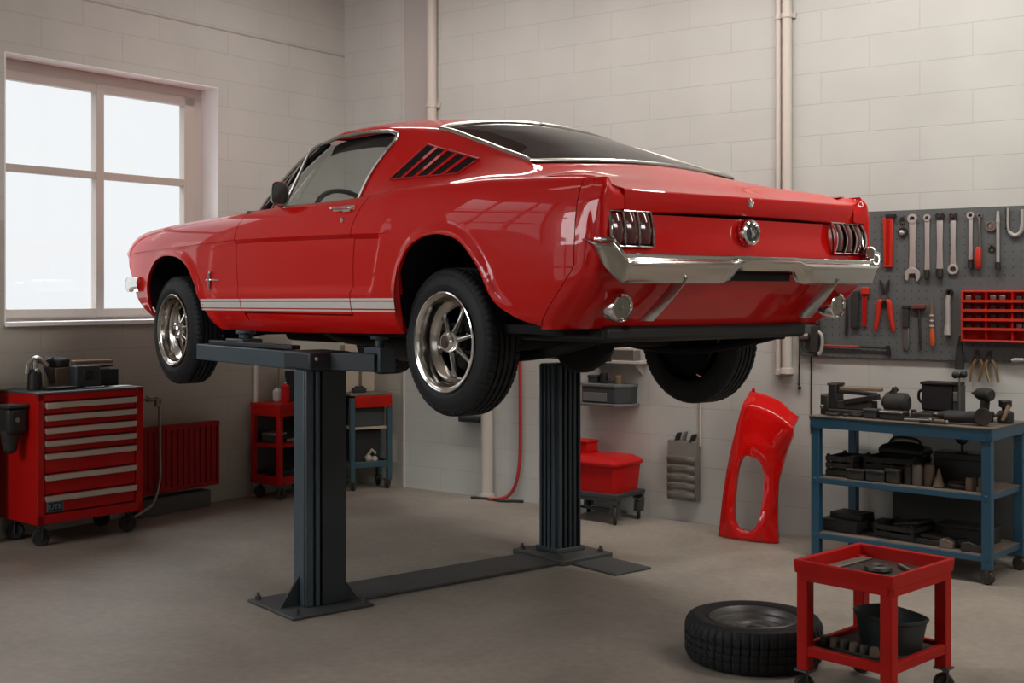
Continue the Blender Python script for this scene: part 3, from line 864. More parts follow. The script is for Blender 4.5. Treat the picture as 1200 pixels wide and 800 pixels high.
# ================================================================== THE WORKSHOP
RZ = R(-36.297); KX, KY = -1.261, 9.868        # the room's own frame: x along the back wall, y into it, origin near the corner
AL = -.10                                      # left wall plane
def rp(a, y, z=0.0):
    return Vector((KX + a * math.cos(RZ) - y * math.sin(RZ), KY + a * math.sin(RZ) + y * math.cos(RZ), z))
def T(name, label, cat, a, y, z=0.0, rz=0.0, group=None):
    return thing(name, label, cat, rp(a, y, z), RZ + R(rz), group)
def one(mb, name, ms, label, cat, a, y, z=0.0, rz=0.0, group=None, **k):
    o = mb.build(name, ms, None, loc=rp(a, y, z), rot=(0, 0, RZ + R(rz)), **k)
    return tag(o, label, cat, group)
def struct(mb, name, ms, parent=None, **k):
    o = mb.build(name, ms, parent, **({} if parent else dict(loc=(KX, KY, 0), rot=(0, 0, RZ))), **k)
    if not parent: o['kind'] = 'structure'
    return o
XZ = Matrix(((1, 0, 0, 0), (0, 0, -1, 0), (0, 1, 0, 0), (0, 0, 0, 1)))      # local x,y -> x,z ; height -> towards the room (-y)

def block_wall(name, col, uaxis, dado=None):
    m = bpy.data.materials.new(name); m.use_nodes = True; nt = m.node_tree; b = nt.nodes['Principled BSDF']
    tc = nt.nodes.new('ShaderNodeTexCoord'); sp = nt.nodes.new('ShaderNodeSeparateXYZ'); nt.links.new(tc.outputs['Object'], sp.inputs[0])
    cb = nt.nodes.new('ShaderNodeCombineXYZ'); nt.links.new(sp.outputs[uaxis], cb.inputs[0]); 
    ad = nt.nodes.new('ShaderNodeMath'); ad.operation = 'ADD'; ad.inputs[1].default_value = .02 + 1.9; nt.links.new(sp.outputs[2], ad.inputs[0]); nt.links.new(ad.outputs[0], cb.inputs[1])
    br = nt.nodes.new('ShaderNodeTexBrick'); nt.links.new(cb.outputs[0], br.inputs['Vector'])
    br.inputs['Scale'].default_value = 1; br.inputs['Brick Width'].default_value = .60; br.inputs['Row Height'].default_value = .19
    br.inputs['Mortar Size'].default_value = .0035; br.inputs['Mortar Smooth'].default_value = .4; br.inputs['Bias'].default_value = 0
    c = np.array(col)
    br.inputs['Color1'].default_value = (*c, 1); br.inputs['Color2'].default_value = (*(c * .985), 1); br.inputs['Mortar'].default_value = (*(c * .87), 1)
    n = nt.nodes.new('ShaderNodeTexNoise'); n.inputs['Scale'].default_value = 1.7; n.inputs['Detail'].default_value = 6; nt.links.new(tc.outputs['Object'], n.inputs['Vector'])
    r = nt.nodes.new('ShaderNodeMapRange'); r.inputs[1].default_value = .3; r.inputs[2].default_value = .7; r.inputs[3].default_value = .93; r.inputs[4].default_value = 1.05
    nt.links.new(n.outputs['Fac'], r.inputs[0])
    mx = nt.nodes.new('ShaderNodeVectorMath'); mx.operation = 'SCALE'; nt.links.new(br.outputs['Color'], mx.inputs[0]); nt.links.new(r.outputs[0], mx.inputs['Scale'])
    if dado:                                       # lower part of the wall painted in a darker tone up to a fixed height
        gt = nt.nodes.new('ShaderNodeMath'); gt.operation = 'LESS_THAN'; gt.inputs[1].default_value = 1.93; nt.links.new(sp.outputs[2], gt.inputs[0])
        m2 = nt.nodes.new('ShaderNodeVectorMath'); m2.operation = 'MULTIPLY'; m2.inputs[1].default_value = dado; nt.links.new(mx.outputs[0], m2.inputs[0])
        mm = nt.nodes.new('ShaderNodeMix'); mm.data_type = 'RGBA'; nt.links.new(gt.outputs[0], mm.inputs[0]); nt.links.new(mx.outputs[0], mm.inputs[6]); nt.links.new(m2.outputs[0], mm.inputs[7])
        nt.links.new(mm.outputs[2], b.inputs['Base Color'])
    else: nt.links.new(mx.outputs[0], b.inputs['Base Color'])
    b.inputs['Roughness'].default_value = .75; b.inputs['Specular IOR Level'].default_value = .25
    n2 = nt.nodes.new('ShaderNodeTexNoise'); n2.inputs['Scale'].default_value = 55; n2.inputs['Detail'].default_value = 4; nt.links.new(tc.outputs['Object'], n2.inputs['Vector'])
    su = nt.nodes.new('ShaderNodeMath'); su.operation = 'MULTIPLY_ADD'; su.inputs[1].default_value = .12
    inv = nt.nodes.new('ShaderNodeMath'); inv.operation = 'SUBTRACT'; inv.inputs[0].default_value = 1; nt.links.new(br.outputs['Fac'], inv.inputs[1])
    nt.links.new(n2.outputs['Fac'], su.inputs[0]); nt.links.new(inv.outputs[0], su.inputs[2])
    bu = nt.nodes.new('ShaderNodeBump'); bu.inputs['Strength'].default_value = .32; bu.inputs['Distance'].default_value = .004
    nt.links.new(su.outputs[0], bu.inputs['Height']); nt.links.new(bu.outputs['Normal'], b.inputs['Normal'])
    return m
def floor_mat():
    m = bpy.data.materials.new('concrete_floor'); m.use_nodes = True; nt = m.node_tree; b = nt.nodes['Principled BSDF']
    tc = nt.nodes.new('ShaderNodeTexCoord')
    n = nt.nodes.new('ShaderNodeTexNoise'); n.inputs['Scale'].default_value = 1.1; n.inputs['Detail'].default_value = 9; n.inputs['Roughness'].default_value = .62; n.inputs['Distortion'].default_value = .6
    nt.links.new(tc.outputs['Object'], n.inputs['Vector'])
    cr = nt.nodes.new('ShaderNodeValToRGB'); cr.color_ramp.elements[0].position = .30; cr.color_ramp.elements[1].position = .72
    cr.color_ramp.elements[0].color = (.215, .187, .158, 1); cr.color_ramp.elements[1].color = (.375, .328, .280, 1)
    nt.links.new(n.outputs['Fac'], cr.inputs[0])
    n2 = nt.nodes.new('ShaderNodeTexNoise'); n2.inputs['Scale'].default_value = 24; n2.inputs['Detail'].default_value = 6; nt.links.new(tc.outputs['Object'], n2.inputs['Vector'])
    r = nt.nodes.new('ShaderNodeMapRange'); r.inputs[1].default_value = .25; r.inputs[2].default_value = .75; r.inputs[3].default_value = .88; r.inputs[4].default_value = 1.1; nt.links.new(n2.outputs['Fac'], r.inputs[0])
    mx = nt.nodes.new('ShaderNodeVectorMath'); mx.operation = 'SCALE'; nt.links.new(cr.outputs[0], mx.inputs[0]); nt.links.new(r.outputs[0], mx.inputs['Scale'])
    nt.links.new(mx.outputs[0], b.inputs['Base Color'])
    rr_ = nt.nodes.new('ShaderNodeMapRange'); rr_.inputs[3].default_value = .38; rr_.inputs[4].default_value = .62; nt.links.new(n.outputs['Fac'], rr_.inputs[0]); nt.links.new(rr_.outputs[0], b.inputs['Roughness'])
    b.inputs['Specular IOR Level'].default_value = .35
    bu = nt.nodes.new('ShaderNodeBump'); bu.inputs['Strength'].default_value = .06; bu.inputs['Distance'].default_value = .01; nt.links.new(n2.outputs['Fac'], bu.inputs['Height']); nt.links.new(bu.outputs['Normal'], b.inputs['Normal'])
    return m
WALLC = (.556, .566, .538)
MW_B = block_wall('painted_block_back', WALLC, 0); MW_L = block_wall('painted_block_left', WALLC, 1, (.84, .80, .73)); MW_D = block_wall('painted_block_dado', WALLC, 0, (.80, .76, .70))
MPLAIN = mat('painted_plain', WALLC, rough=.8, spec=.2)
MFRAME = mat('window_frame_paint', (.52, .47, .43), rough=.45)
MREVEAL = mat('window_reveal_white', (.88, .88, .88), rough=.6)
MCEIL = mat('ceiling_paint', (.36, .33, .30), rough=.9)
PIPEW = mat('pipe_cream', (.62, .57, .51), rough=.4)
PANE = glass_mat('window_glass', (.97, .985, .99))
A1, Y1, ZT_ = 9.6, -10.2, 4.25                   # right wall, front wall, ceiling
b = MB(); b.bx(AL - .4, A1 + .3, Y1 - .3, .4, -.12, 0); struct(b, 'floor', floor_mat())
b = MB(); b.bx(AL - .4, A1 + .3, 0, .3, 0, ZT_); struct(b, 'wall_back', MW_B)
b = MB(); b.bx(A1, A1 + .3, Y1, 0, 0, ZT_); struct(b, 'wall_right', MPLAIN)
b = MB(); b.bx(AL - .4, A1 + .3, Y1 - .3, .4, ZT_, ZT_ + .15); struct(b, 'ceiling', MCEIL)
# left wall around its windows and an added unseen one that brightens the car
W1 = (-2.944, -1.293, 1.295, 2.955); W2 = (-6.2, -4.35, 2.2, 3.95); W4 = (-9.9, -6.6, .9, 3.95)
b = MB()
for y0_, y1_ in ((Y1, W4[0]), (W4[1], W2[0]), (W2[1], W1[0]), (W1[1], 0)): b.bx(AL - .34, AL, y0_, y1_, 0, ZT_)
for w in (W1, W2, W4): b.bx(AL - .34, AL, w[0], w[1], 0, w[2]); b.bx(AL - .34, AL, w[0], w[1], w[3], ZT_)
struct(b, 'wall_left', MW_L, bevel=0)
# front wall (behind the camera) with a glazed workshop door
W3 = (1.6, 5.2, 1.3, 3.0)
b = MB()
b.bx(AL - .34, W3[0], Y1 - .3, Y1, 0, ZT_); b.bx(W3[1], A1 + .3, Y1 - .3, Y1, 0, ZT_); b.bx(W3[0], W3[1], Y1 - .3, Y1, 0, W3[2]); b.bx(W3[0], W3[1], Y1 - .3, Y1, W3[3], ZT_)
struct(b, 'wall_front', MPLAIN)
# visible window
XF_ = -.30                                        # glazing plane
win = MB(); w = W1
def fr_y(mb, y0_, y1_, z0, z1, x0=XF_ - .03, x1=XF_ + .03): mb.bx(x0, x1, y0_, y1_, z0, z1)
fr_y(win, w[0], w[1], 2.885, w[3]); fr_y(win, w[0], w[1], w[2], 1.335); fr_y(win, w[0], -2.885, 1.335, 2.885); fr_y(win, -1.375, w[1], 1.335, 2.885)
wo = struct(win, 'window_1', MFRAME, bevel=.006)
s = MB()
for (ya, yb_) in ((-2.885, -2.162), (-2.162, -1.375)):
    pass
fr_y(s, -2.885, -1.375, 2.825, 2.885, XF_ - .015, XF_ + .045); fr_y(s, -2.885, -1.375, 1.335, 1.388, XF_ - .015, XF_ + .045)
fr_y(s, -2.885, -2.845, 1.335, 2.885, XF_ - .015, XF_ + .045); fr_y(s, -1.462, -1.375, 1.335, 2.885, XF_ - .015, XF_ + .045)
fr_y(s, -2.192, -2.132, 1.335, 2.885, XF_ - .012, XF_ + .05); fr_y(s, -2.885, -1.375, 2.250, 2.300, XF_ - .012, XF_ + .04)
sash = struct(s, 'window_sash', MFRAME, wo, bevel=.004)
g = MB(); g.add([(XF_ - .005, -2.88, 1.34), (XF_ - .005, -1.38, 1.34), (XF_ - .005, -1.38, 2.88), (XF_ - .005, -2.88, 2.88)], [(0, 1, 2, 3)]); struct(g, 'window_pane', PANE, wo)
g = MB(); g.bx(AL - .33, AL + .004, w[1] - .002, w[1] + .004, w[2], w[3]); g.bx(AL - .33, AL + .004, w[0], w[1], w[3] - .002, w[3] + .004); g.bx(AL - .33, AL + .004, w[0] - .004, w[0] + .002, w[2], w[3])
struct(g, 'window_reveal', MREVEAL, wo)
g = MB(); g.bx(AL - .33, AL + .025, w[0] - .0, w[1], w[2] - .012, w[2] + .016); struct(g, 'window_sill', MREVEAL, wo, bevel=.004)
def glazed(name, w, axis, pos, ny, nz, fw=.07):
    win = MB(); lo, hi, z0, z1 = w
    def bar(u0, u1, za, zb, d=.04):
        if axis == 'y': win.bx(pos - d, pos + d, u0, u1, za, zb)
        else: win.bx(u0, u1, pos - d, pos + d, za, zb)
    bar(lo, hi, z0, z0 + fw); bar(lo, hi, z1 - fw, z1); bar(lo, lo + fw, z0, z1); bar(hi - fw, hi, z0, z1)
    for i in range(1, ny): u_ = lo + (hi - lo) * i / ny; bar(u_ - fw * .35, u_ + fw * .35, z0, z1, .035)
    for i in range(1, nz): z_ = z0 + (z1 - z0) * i / nz; bar(lo, hi, z_ - fw * .35, z_ + fw * .35, .03)
    o = struct(win, name, MFRAME)
    g = MB()
    if axis == 'y': g.add([(pos, lo, z0), (pos, hi, z0), (pos, hi, z1), (pos, lo, z1)], [(0, 1, 2, 3)])
    else: g.add([(lo, pos, z0), (hi, pos, z0), (hi, pos, z1), (lo, pos, z1)], [(0, 1, 2, 3)])
    struct(g, 'window_pane', PANE, o); return o
glazed('window_2', W2, 'y', AL - .2, 3, 3); glazed('fill_window', W4, 'y', AL - .2, 5, 4)  # the second is added out of view to light the car's left side
glazed('window_3', W3, 'x', Y1 - .15, 4, 2)
# groove line along the left wall under the ceiling, wall edge strip and pipes on the back wall
b = MB(); b.bx(AL, AL + .006, -6.5, 0, 3.374, 3.386); struct(b, 'trim_1', mat('trim_groove', (.44, .41, .38), rough=.7))
b = MB(); b.bx(.531, .545, -.012, 0, 0, ZT_); struct(b, 'trim_2', PIPEW)
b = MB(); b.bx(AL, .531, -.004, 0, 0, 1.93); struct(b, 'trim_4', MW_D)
b = MB(); b.bx(.545, .81, -.004, 0, 1.2, ZT_); struct(b, 'trim_3', mat('panel_grey', (.47, .45, .43), rough=.7))
def pipe(label, a, z0, z1, r, n=16, foot=False, bands=()):
    t = T('wall_pipe', label, 'pipe', a, -r - .002, z0)
    b = MB(); b.cyl((0, 0, 0 if not foot else .02), (0, 0, z1 - z0), r, 18); b.build('pipe', PIPEW, t)
    for zb in bands:
        b = MB(); b.tube([(0, 0, zb - z0 - .015), (0, 0, zb - z0 + .015)], r + .006, 18); b.bx(-r * 1.6, r * 1.6, r * .5, r, zb - z0 - .015, zb - z0 + .015); b.build('pipe_clip', PIPEW, t)
    if foot:
        b = MB(); b.cyl((0, 0, 0), (0, 0, .04), r * 1.5, 18, r * 1.2); b.build('pipe_foot', MFRAME, t, bevel=.004)
    return t
pipe('thick cream vertical pipe near the room corner above the car roof', .845, 1.5, ZT_ - .005, .038, bands=(2.9,))
pipe('thin cream conduit running up the back wall left of its thicker twin', 3.632, .98, ZT_ - .005, .018, foot=True, bands=(2.1, 3.2))
pipe('thick cream pipe running up the back wall left of the pegboard', 3.692, .99, ZT_ - .005, .030, foot=True, bands=(2.1, 3.2))
pipe('cream floor pipe on the back wall behind the rear wheel', 1.372, .0, 1.5, .044, foot=True)
b = MB(); b.bx(-.06, .12, -.05, 0, -.16, .0); one(b, 'pipe_bracket', MFRAME, 'dark block at the foot of the paired conduits beside the car', 'bracket', 3.64, -.066, .98, bevel=.01) if False else None

# ------------------------------------------------------------------ light
wd = bpy.data.worlds.new('sky'); SC.world = wd; wd.use_nodes = True
bg = wd.node_tree.nodes['Background']; bg.inputs[0].default_value = (.965, .985, 1.0, 1)
wt = wd.node_tree; wc = wt.nodes.new('ShaderNodeTexCoord'); wsep = wt.nodes.new('ShaderNodeSeparateXYZ'); wt.links.new(wc.outputs['Generated'], wsep.inputs[0])
wm = wt.nodes.new('ShaderNodeMapRange'); wm.interpolation_type = 'SMOOTHSTEP'                      # overcast sky: brighter towards the zenith
for i_, v_ in ((1, .28), (2, .85), (3, SKY), (4, SKY * ZEN)): wm.inputs[i_].default_value = v_
wt.links.new(wsep.outputs[2], wm.inputs[0]); wt.links.new(wm.outputs[0], bg.inputs[1])
def portal(a, y, z, sx, sz, rz):
    l = bpy.data.lights.new('portal', 'AREA'); l.shape = 'RECTANGLE'; l.size = sx; l.size_y = sz; l.cycles.is_portal = True
    o = bpy.data.objects.new('window_light', l); COL.objects.link(o); o.location = rp(a, y, z); o.rotation_euler = (R(90), 0, RZ + R(rz))
portal(XF_ - .05, -2.13, 2.11, 1.55, 1.55, 90); portal(AL - .25, (W2[0] + W2[1]) / 2, (W2[2] + W2[3]) / 2, W2[1] - W2[0], W2[3] - W2[2], 90)
portal(AL - .25, (W4[0] + W4[1]) / 2, (W4[2] + W4[3]) / 2, W4[1] - W4[0], W4[3] - W4[2], 90)  # sky portal of the added window
portal((W3[0] + W3[1]) / 2, Y1 - .2, (W3[2] + W3[3]) / 2, W3[1] - W3[0], W3[3] - W3[2], 180)
def lamp_(a, y, z, sx, sy, power, col=(1, .95, .88), rz=0):  # makes the ceiling tubes and also the added fill lights
    l = bpy.data.lights.new('tube_or_fill_lamp', 'AREA'); l.shape = 'RECTANGLE'; l.size = sx; l.size_y = sy; l.energy = power; l.color = col
    o = bpy.data.objects.new('ceiling_or_fill_lamp', l); COL.objects.link(o); o.location = rp(a, y, z); o.rotation_euler = (0, 0, RZ + R(rz))
    return o
for a, y, p in LAMPS: lamp_(a, y, 3.95, 2.2, .28, p)
for a, y, z, sx, sy, p, c_, tgt in FILLS:             # added fill lights aimed at the car, not fixtures of the workshop
    o = lamp_(a, y, z, sx, sy, p, c_)
    o.rotation_euler = (rp(*tgt) - o.location).to_track_quat('-Z', 'Y').to_euler()
# ================================================================== THE LIFT (in the car's axes, heights from the floor)
LIFTB = mat('lift_blue_grey', (.060, .085, .105), rough=.42, spec=.5, var=(3, .12))
LIFTD = mat('lift_dark', (.022, .030, .036), rough=.5)
STEELG = mat('grey_plate', (.060, .062, .062), rough=.55, var=(4, .2))
BOLT = mat('bolt_steel', (.12, .12, .12), rough=.4, metal=.8)
lift = thing('car_lift', 'dark blue-grey two-post lift holding up the red car', 'car lift', (CX, CD, 0), math.pi - YAW)
def LB(mb, name, m, par=lift, **k): return mb.build(name, m, par, **k)
b = MB(); b.prism([(.715, .665), (.715, 1.10), (1.165, 1.10), (1.165, .665)], .014); LB(b, 'base_plate', STEELG, bevel=.004)
b = MB(); b.bx(.835, 1.16, -.60, .665, .002, .016); LB(b, 'cross_plate', STEELG, bevel=.004)
b = MB(); b.bx(.80, 1.235, -.97, -.595, 0, .03); LB(b, 'base_plate', STEELG, bevel=.005)
b = MB(); b.bx(.455, .80, -.93, -.66, .001, .012); LB(b, 'ramp_plate', STEELG, bevel=.004)
for x, y in ((.75, 1.06), (.75, .70), (1.13, 1.06), (1.13, .72), (.86, -.63), (1.19, -.63), (.86, -.93), (1.19, -.93)):
    zb = .014 if y > 0 else .03
    b = MB(); b.cyl((x, y, zb - .002), (x, y, zb + .018), .016, 6); b.cyl((x, y, zb), (x, y, zb + .034), .007, 8); LB(b, 'anchor_bolt', BOLT)
# left post: channel section with a ridge and a dark inner face
def post(y0_, y1_, x0, x1, h, name='post'):
    b = MB()
    s = 1 if y0_ > 0 else -1
    out = [(x0 + .012, y0_), (x1, y0_), (x1, y1_), (x0 + .012, y1_)]
    b.bx(x0 + .02, x1, min(y0_, y1_), max(y0_, y1_), .014, h); o = LB(b, name, LIFTB, bevel=.006)
    return o
pl = post(.745, .965, .835, .955, 1.125)
b = MB(); b.bx(.832, .85, .748, .880, .016, 1.12); LB(b, 'inner_channel', LIFTD, pl, bevel=.003)
b = MB(); b.bx(.838, .85, .922, .962, .016, 1.122); LB(b, 'post_edge', LIFTB, pl, bevel=.004)
b = MB(); b.bx(.828, .85, .893, .912, .016, 1.122); LB(b, 'post_edge', LIFTB, pl, bevel=.004)
for (x, y) in ((.99, .985), (.85, .72)):
    pass
g = MB(); g.prism([(0, 0), (.10, 0), (0, .16)], .012, Matrix.Translation((.955, .94, .014)) @ Matrix.Rotation(R(90), 4, 'X')); LB(g, 'gusset', LIFTD, pl)
g = MB(); g.prism([(0, 0), (.10, 0), (0, .14)], .012, Matrix.Translation((.90, .965, .014)) @ Matrix.Rotation(R(90), 4, 'Z') @ Matrix.Rotation(R(90), 4, 'X')); LB(g, 'gusset', LIFTD, pl)
g = MB(); g.prism([(0, 0), (.07, 0), (0, .10)], .012, Matrix.Translation((.86, .745, .014)) @ Matrix.Rotation(R(-90), 4, 'Z') @ Matrix.Rotation(R(90), 4, 'X')); LB(g, 'gusset', LIFTD, pl)
# right post: fluted
b = MB(); b.bx(.975, 1.125, -.875, -.705, .03, 1.09); pr_ = LB(b, 'post', LIFTD, bevel=.006)
for i in range(5):
    y = -.722 - i * .035; b = MB(); b.bx(.958, .98, y - .009, y + .009, .03, 1.085); LB(b, 'flute', LIFTB if i < 1 else LIFTD, pr_, bevel=.005)
for i in range(4):
    x = 1.0 + i * .034; b = MB(); b.bx(x - .010, x + .010, -.708, -.690, .03, 1.085); LB(b, 'flute', LIFTB, pr_, bevel=.005)
b = MB(); b.bx(.955, 1.145, -.90, -.69, .03, .055); LB(b, 'post_foot', STEELG, pr_, bevel=.004)
# carriages, arms and pads
def arms(s):
    def Y(v): return v * s
    ar = MB(); ar.bar((1.00, Y(.90), 1.165), (2.06, Y(.905), 1.170), .10, .085); LB(ar, 'lift_arm', LIFTB, bevel=.006)
    ar = MB(); ar.bar((1.04, Y(.905), 1.225), (1.98, Y(.895), 1.223), .05, .022); LB(ar, 'arm_rail', LIFTD, bevel=.004)
    c = MB(); c.bx(.80, 1.06, Y(.74), Y(.965), 1.125, 1.212); LB(c, 'carriage', LIFTD, bevel=.012)
    ar = MB(); ar.bar((.86, Y(.82), 1.165), (.60, Y(.70), 1.165), .11, .085); LB(ar, 'lift_arm', LIFTD, bevel=.006)
    p = MB(); p.bx(.56, .70, Y(.645), Y(.735), 1.12, 1.235); p.cyl((.63, Y(.69), 1.235), (.63, Y(.69), 1.288), .022, 14); p.cyl((.63, Y(.69), 1.272), (.63, Y(.69), 1.292), .045, 18); LB(p, 'lift_pad', LIFTB, bevel=.005)
    p = MB(); p.bx(1.70, 1.90, Y(.74), Y(.86), 1.205, 1.245); p.cyl((1.80, Y(.79), 1.245), (1.80, Y(.79), 1.278), .035, 14); p.cyl((1.80, Y(.79), 1.270), (1.80, Y(.79), 1.2875), .055, 18); LB(p, 'lift_pad', LIFTB, bevel=.005)
    b = MB(); b.ball((.799, Y(.93), 1.180), .010, 10); LB(b, 'lock_button', CHROMED)
arms(1); arms(-1)

# ================================================================== FURNITURE AND TOOLS
TRED = mat('tool_red', (.52, .008, .007), rough=.42, coat=.2, spec=.15)
TREDD = mat('cart_red_worn', (.44, .009, .006), rough=.5, coat=.12, spec=.12, var=(7, .12))
ALU = mat('aluminium_strip', (.62, .555, .48), rough=.38, metal=.45)
BLK = mat('tool_black', (.014, .014, .014), rough=.5)
BLK2 = mat('tool_black_dull', (.026, .025, .024), rough=.75, var=(20, .3))
GREASE = mat('greasy_metal', (.050, .045, .040), rough=.5, metal=.5, var=(18, .35))
DGREY = mat('dark_grey_plastic', (.040, .045, .050), rough=.55)
GREYC = mat('canvas_grey', (.20, .185, .165), rough=.9, var=(12, .1))
BROWN = mat('brown_card', (.13, .095, .065), rough=.85)
TAN = mat('tan_wood', (.24, .16, .095), rough=.6)
STEELC = mat('tool_steel', (.50, .485, .46), rough=.4, metal=.35, spec=.7)
STEELM = mat('tool_steel_dull', (.30, .285, .265), rough=.4, metal=.9)
BLUEB = mat('bench_blue', (.012, .072, .130), rough=.45, coat=.15)
BLUEC = mat('cart_blue', (.030, .075, .095), rough=.5)
WOODT = mat('bench_top_worn', (.15, .12, .095), rough=.7, var=(9, .25))
CARTON = mat('carton_beige', (.42, .35, .28), rough=.85)
PEG = mat('pegboard_grey', (.105, .115, .118), rough=.65, var=(6, .12))
HOSE = mat('hose_red', (.42, .03, .03), rough=.45)
BRASS = mat('brass_dull', (.38, .27, .15), rough=.4, metal=.8)
REDH = mat('handle_red', (.55, .030, .015), rough=.4)
WHITEP = mat('white_plastic', (.60, .58, .54), rough=.5)
RIMG = mat('steel_wheel_grey', (.15, .142, .135), rough=.45, metal=.6)

def caster(par, x, y, r=.05, w=.032, swivel=0.0, m=None):
    """fork and wheel below height 2r+; wheel rolls on local z=0"""
    c, s_ = math.cos(swivel), math.sin(swivel)
    b = MB()
    for q in (-1, 1):
        ox, oy = -s_ * q * (w / 2 + .006), c * q * (w / 2 + .006)
        b.bar((x + ox, y + oy, r * .8), (x + ox + .01, y + oy, 2 * r + .022), .03, .005, (c, s_, 0))
    b.box((x, y, 2 * r + .020), (.055, .055, .008))
    f = b.build('caster_fork', BOLT, par)
    w_ = MB(); M = Matrix.Translation((x, y, r)) @ Matrix.Rotation(swivel, 4, 'Z') @ Matrix.Rotation(R(90), 4, 'X')
    w_.lathe([(r * .35, -w / 2), (r * .88, -w / 2), (r, -w * .3), (r, w * .3), (r * .88, w / 2), (r * .35, w / 2)], 24, M); w_.build('caster_wheel', m or GREASE, f)

# ---------------------------------------------------------------- red tool chest
ch = T('tool_chest', 'red rolling tool chest with seven drawers under the window', 'tool chest', .155, -2.653, 0, -4)
W_, D_ = .70, .45                                  # the front faces +x
b = MB(); x0, x1, y0_, y1_ = -D_ / 2, D_ / 2 - .02, -W_ / 2, W_ / 2
b.bx(x0, x1, y0_, y1_, .135, .895); b.bx(x1, x1 + .02, y0_, y0_ + .045, .135, .895); b.bx(x1, x1 + .02, y1_ - .045, y1_, .135, .895)
b.bx(x1, x1 + .02, y0_, y1_, .855, .895); b.bx(x1, x1 + .02, y0_, y1_, .135, .19); b.build('cabinet_body', TRED, ch, bevel=.004)
b = MB(); b.bx(x0 - .004, x1 + .026, y0_ - .004, y1_ + .004, .895, .907); b.build('chest_top', mat('chest_mat', (.07, .085, .09), rough=.4), ch, bevel=.003)
bounds = [.852, .778, .703, .628, .552, .428, .305, .195]
for i in range(7):
    z1, z0 = bounds[i] - .004, bounds[i + 1] + .004
    b = MB(); b.bx(x1 - .01, x1 + .014, y0_ + .050, y1_ - .050, z0, z1); d = b.build('drawer', TRED, ch, bevel=.003)
    b = MB(); b.bx(x1 + .012, x1 + .034, y0_ + .048, y1_ - .048, z1 - .030, z1 - .004); b.bx(x1 + .026, x1 + .034, y0_ + .048, y1_ - .048, z1 - .036, z1 - .004); b.build('drawer_handle', ALU, d, bevel=.003)
    if i == 0: b = MB(); b.bx(x1 + .03, x1 + .042, y0_ + .048, y0_ + .135, z1 - .038, z1 - .002); b.build('drawer_lock', ALU, d, bevel=.003)
b = MB(); b.bx(x1 - .002, x1 + .001, y0_ + .046, y1_ - .046, .19, .855); b.build('drawer_gap', BLK, ch)
b = MB(); b.bx(x1 + .012, x1 + .020, y0_ + .06, y0_ + .165, .202, .262); bd = b.build('badge', mat('badge_frame', (.16, .20, .22), rough=.4, metal=.5), ch, bevel=.01, seg=3)
b = MB(); b.bx(x1 + .019, x1 + .0225, y0_ + .067, y0_ + .158, .209, .255); b.build('badge_plate', mat('badge_navy', (.008, .012, .025), rough=.3), bd, bevel=.004)
def text_mesh(name, txt, size, m, par, M, depth=.001):
    cu = bpy.data.curves.new(name + '_curve', 'FONT'); cu.body = txt; cu.size = size; cu.extrude = depth; cu.align_x = 'CENTER'; cu.align_y = 'CENTER'
    to = bpy.data.objects.new('tmp', cu); COL.objects.link(to)
    dg = bpy.context.evaluated_depsgraph_get(); me = bpy.data.meshes.new_from_object(to.evaluated_get(dg))
    bpy.data.objects.remove(to); bpy.data.curves.remove(cu)
    me.transform(M); me.materials.clear(); me.materials.append(m); me.name = name
    o = bpy.data.objects.new(name, me); COL.objects.link(o); o.parent = par; return o
text_mesh('badge_lettering', 'UTB', .042, mat('badge_letters', (.20, .25, .32), rough=.4), bd, Matrix.Translation((x1 + .0235, y0_ + .1125, .232)) @ Matrix.Rotation(R(90), 4, 'Z') @ Matrix.Rotation(R(90), 4, 'X'))
for (x, y, sw) in ((D_ / 2 - .07, -W_ / 2 + .06, 1.2), (D_ / 2 - .07, W_ / 2 - .06, 1.4), (-D_ / 2 + .08, -W_ / 2 + .06, .9), (-D_ / 2 + .08, W_ / 2 - .06, 1.0)): caster(ch, x, y, .052, .036, sw, BLK2)
b = MB(); b.bx(-.12, .10, .05, .28, .112, .134); b.build('under_tray', BLK, ch)
# things on and at the chest
t = T('drill_holster', 'black holster with a drill body hung on the side of the red tool chest', 'holster', .20, -3.065, .66, -4)
b = MB(); b.bx(-.06, .065, -.075, .055, 0, .165); b.build('pouch', BLK, t, bevel=.03, seg=3)
b = MB(); b.cyl((.0, -.03, -.07), (.0, -.03, .03), .042, 16, .055); b.ball((.0, -.03, -.07), .042, 12); b.build('drill_nose', BLK2, t)
b = MB(); b.cyl((.055, -.02, .09), (.072, -.02, .09), .014, 14); b.build('button', STEELM, t)
b = MB(); b.box((.0, -.01, .168), (.14, .14, .02)); b.build('flap', BLK2, t, bevel=.006)
def on_chest(y, x=.16): return (x, y, .9075)
t = T('air_gun', 'black and chrome air gun standing at the left end of the tool chest', 'air gun', .12, -2.885, .9075, -4)
b = MB(); b.cyl((0, 0, 0), (0, 0, .10), .045, 20, .040); b.cyl((0, 0, .10), (0, 0, .125), .040, 20, .025); b.build('cup', BLK, t, bevel=.004)
b = MB(); b.tube(spline([(-.01, -.045, .145), (0, -.01, .185), (0, .03, .185), (.01, .075, .14)], 6), [.014] * 19, 10); b.cyl((0, 0, .12), (0, 0, .18), .016, 12); b.build('gun_body', CHROMED, t)
b = MB(); b.cyl((.0, -.05, .10), (.0, -.045, .15), .016, 12); b.ball((.04, -.01, .12), .014, 10); b.build('nozzle', CHROMED, t)
b = MB(); b.bar((.0, .07, .14), (.01, .11, .04), .022, .03); b.build('grip', BLK, t, bevel=.005)
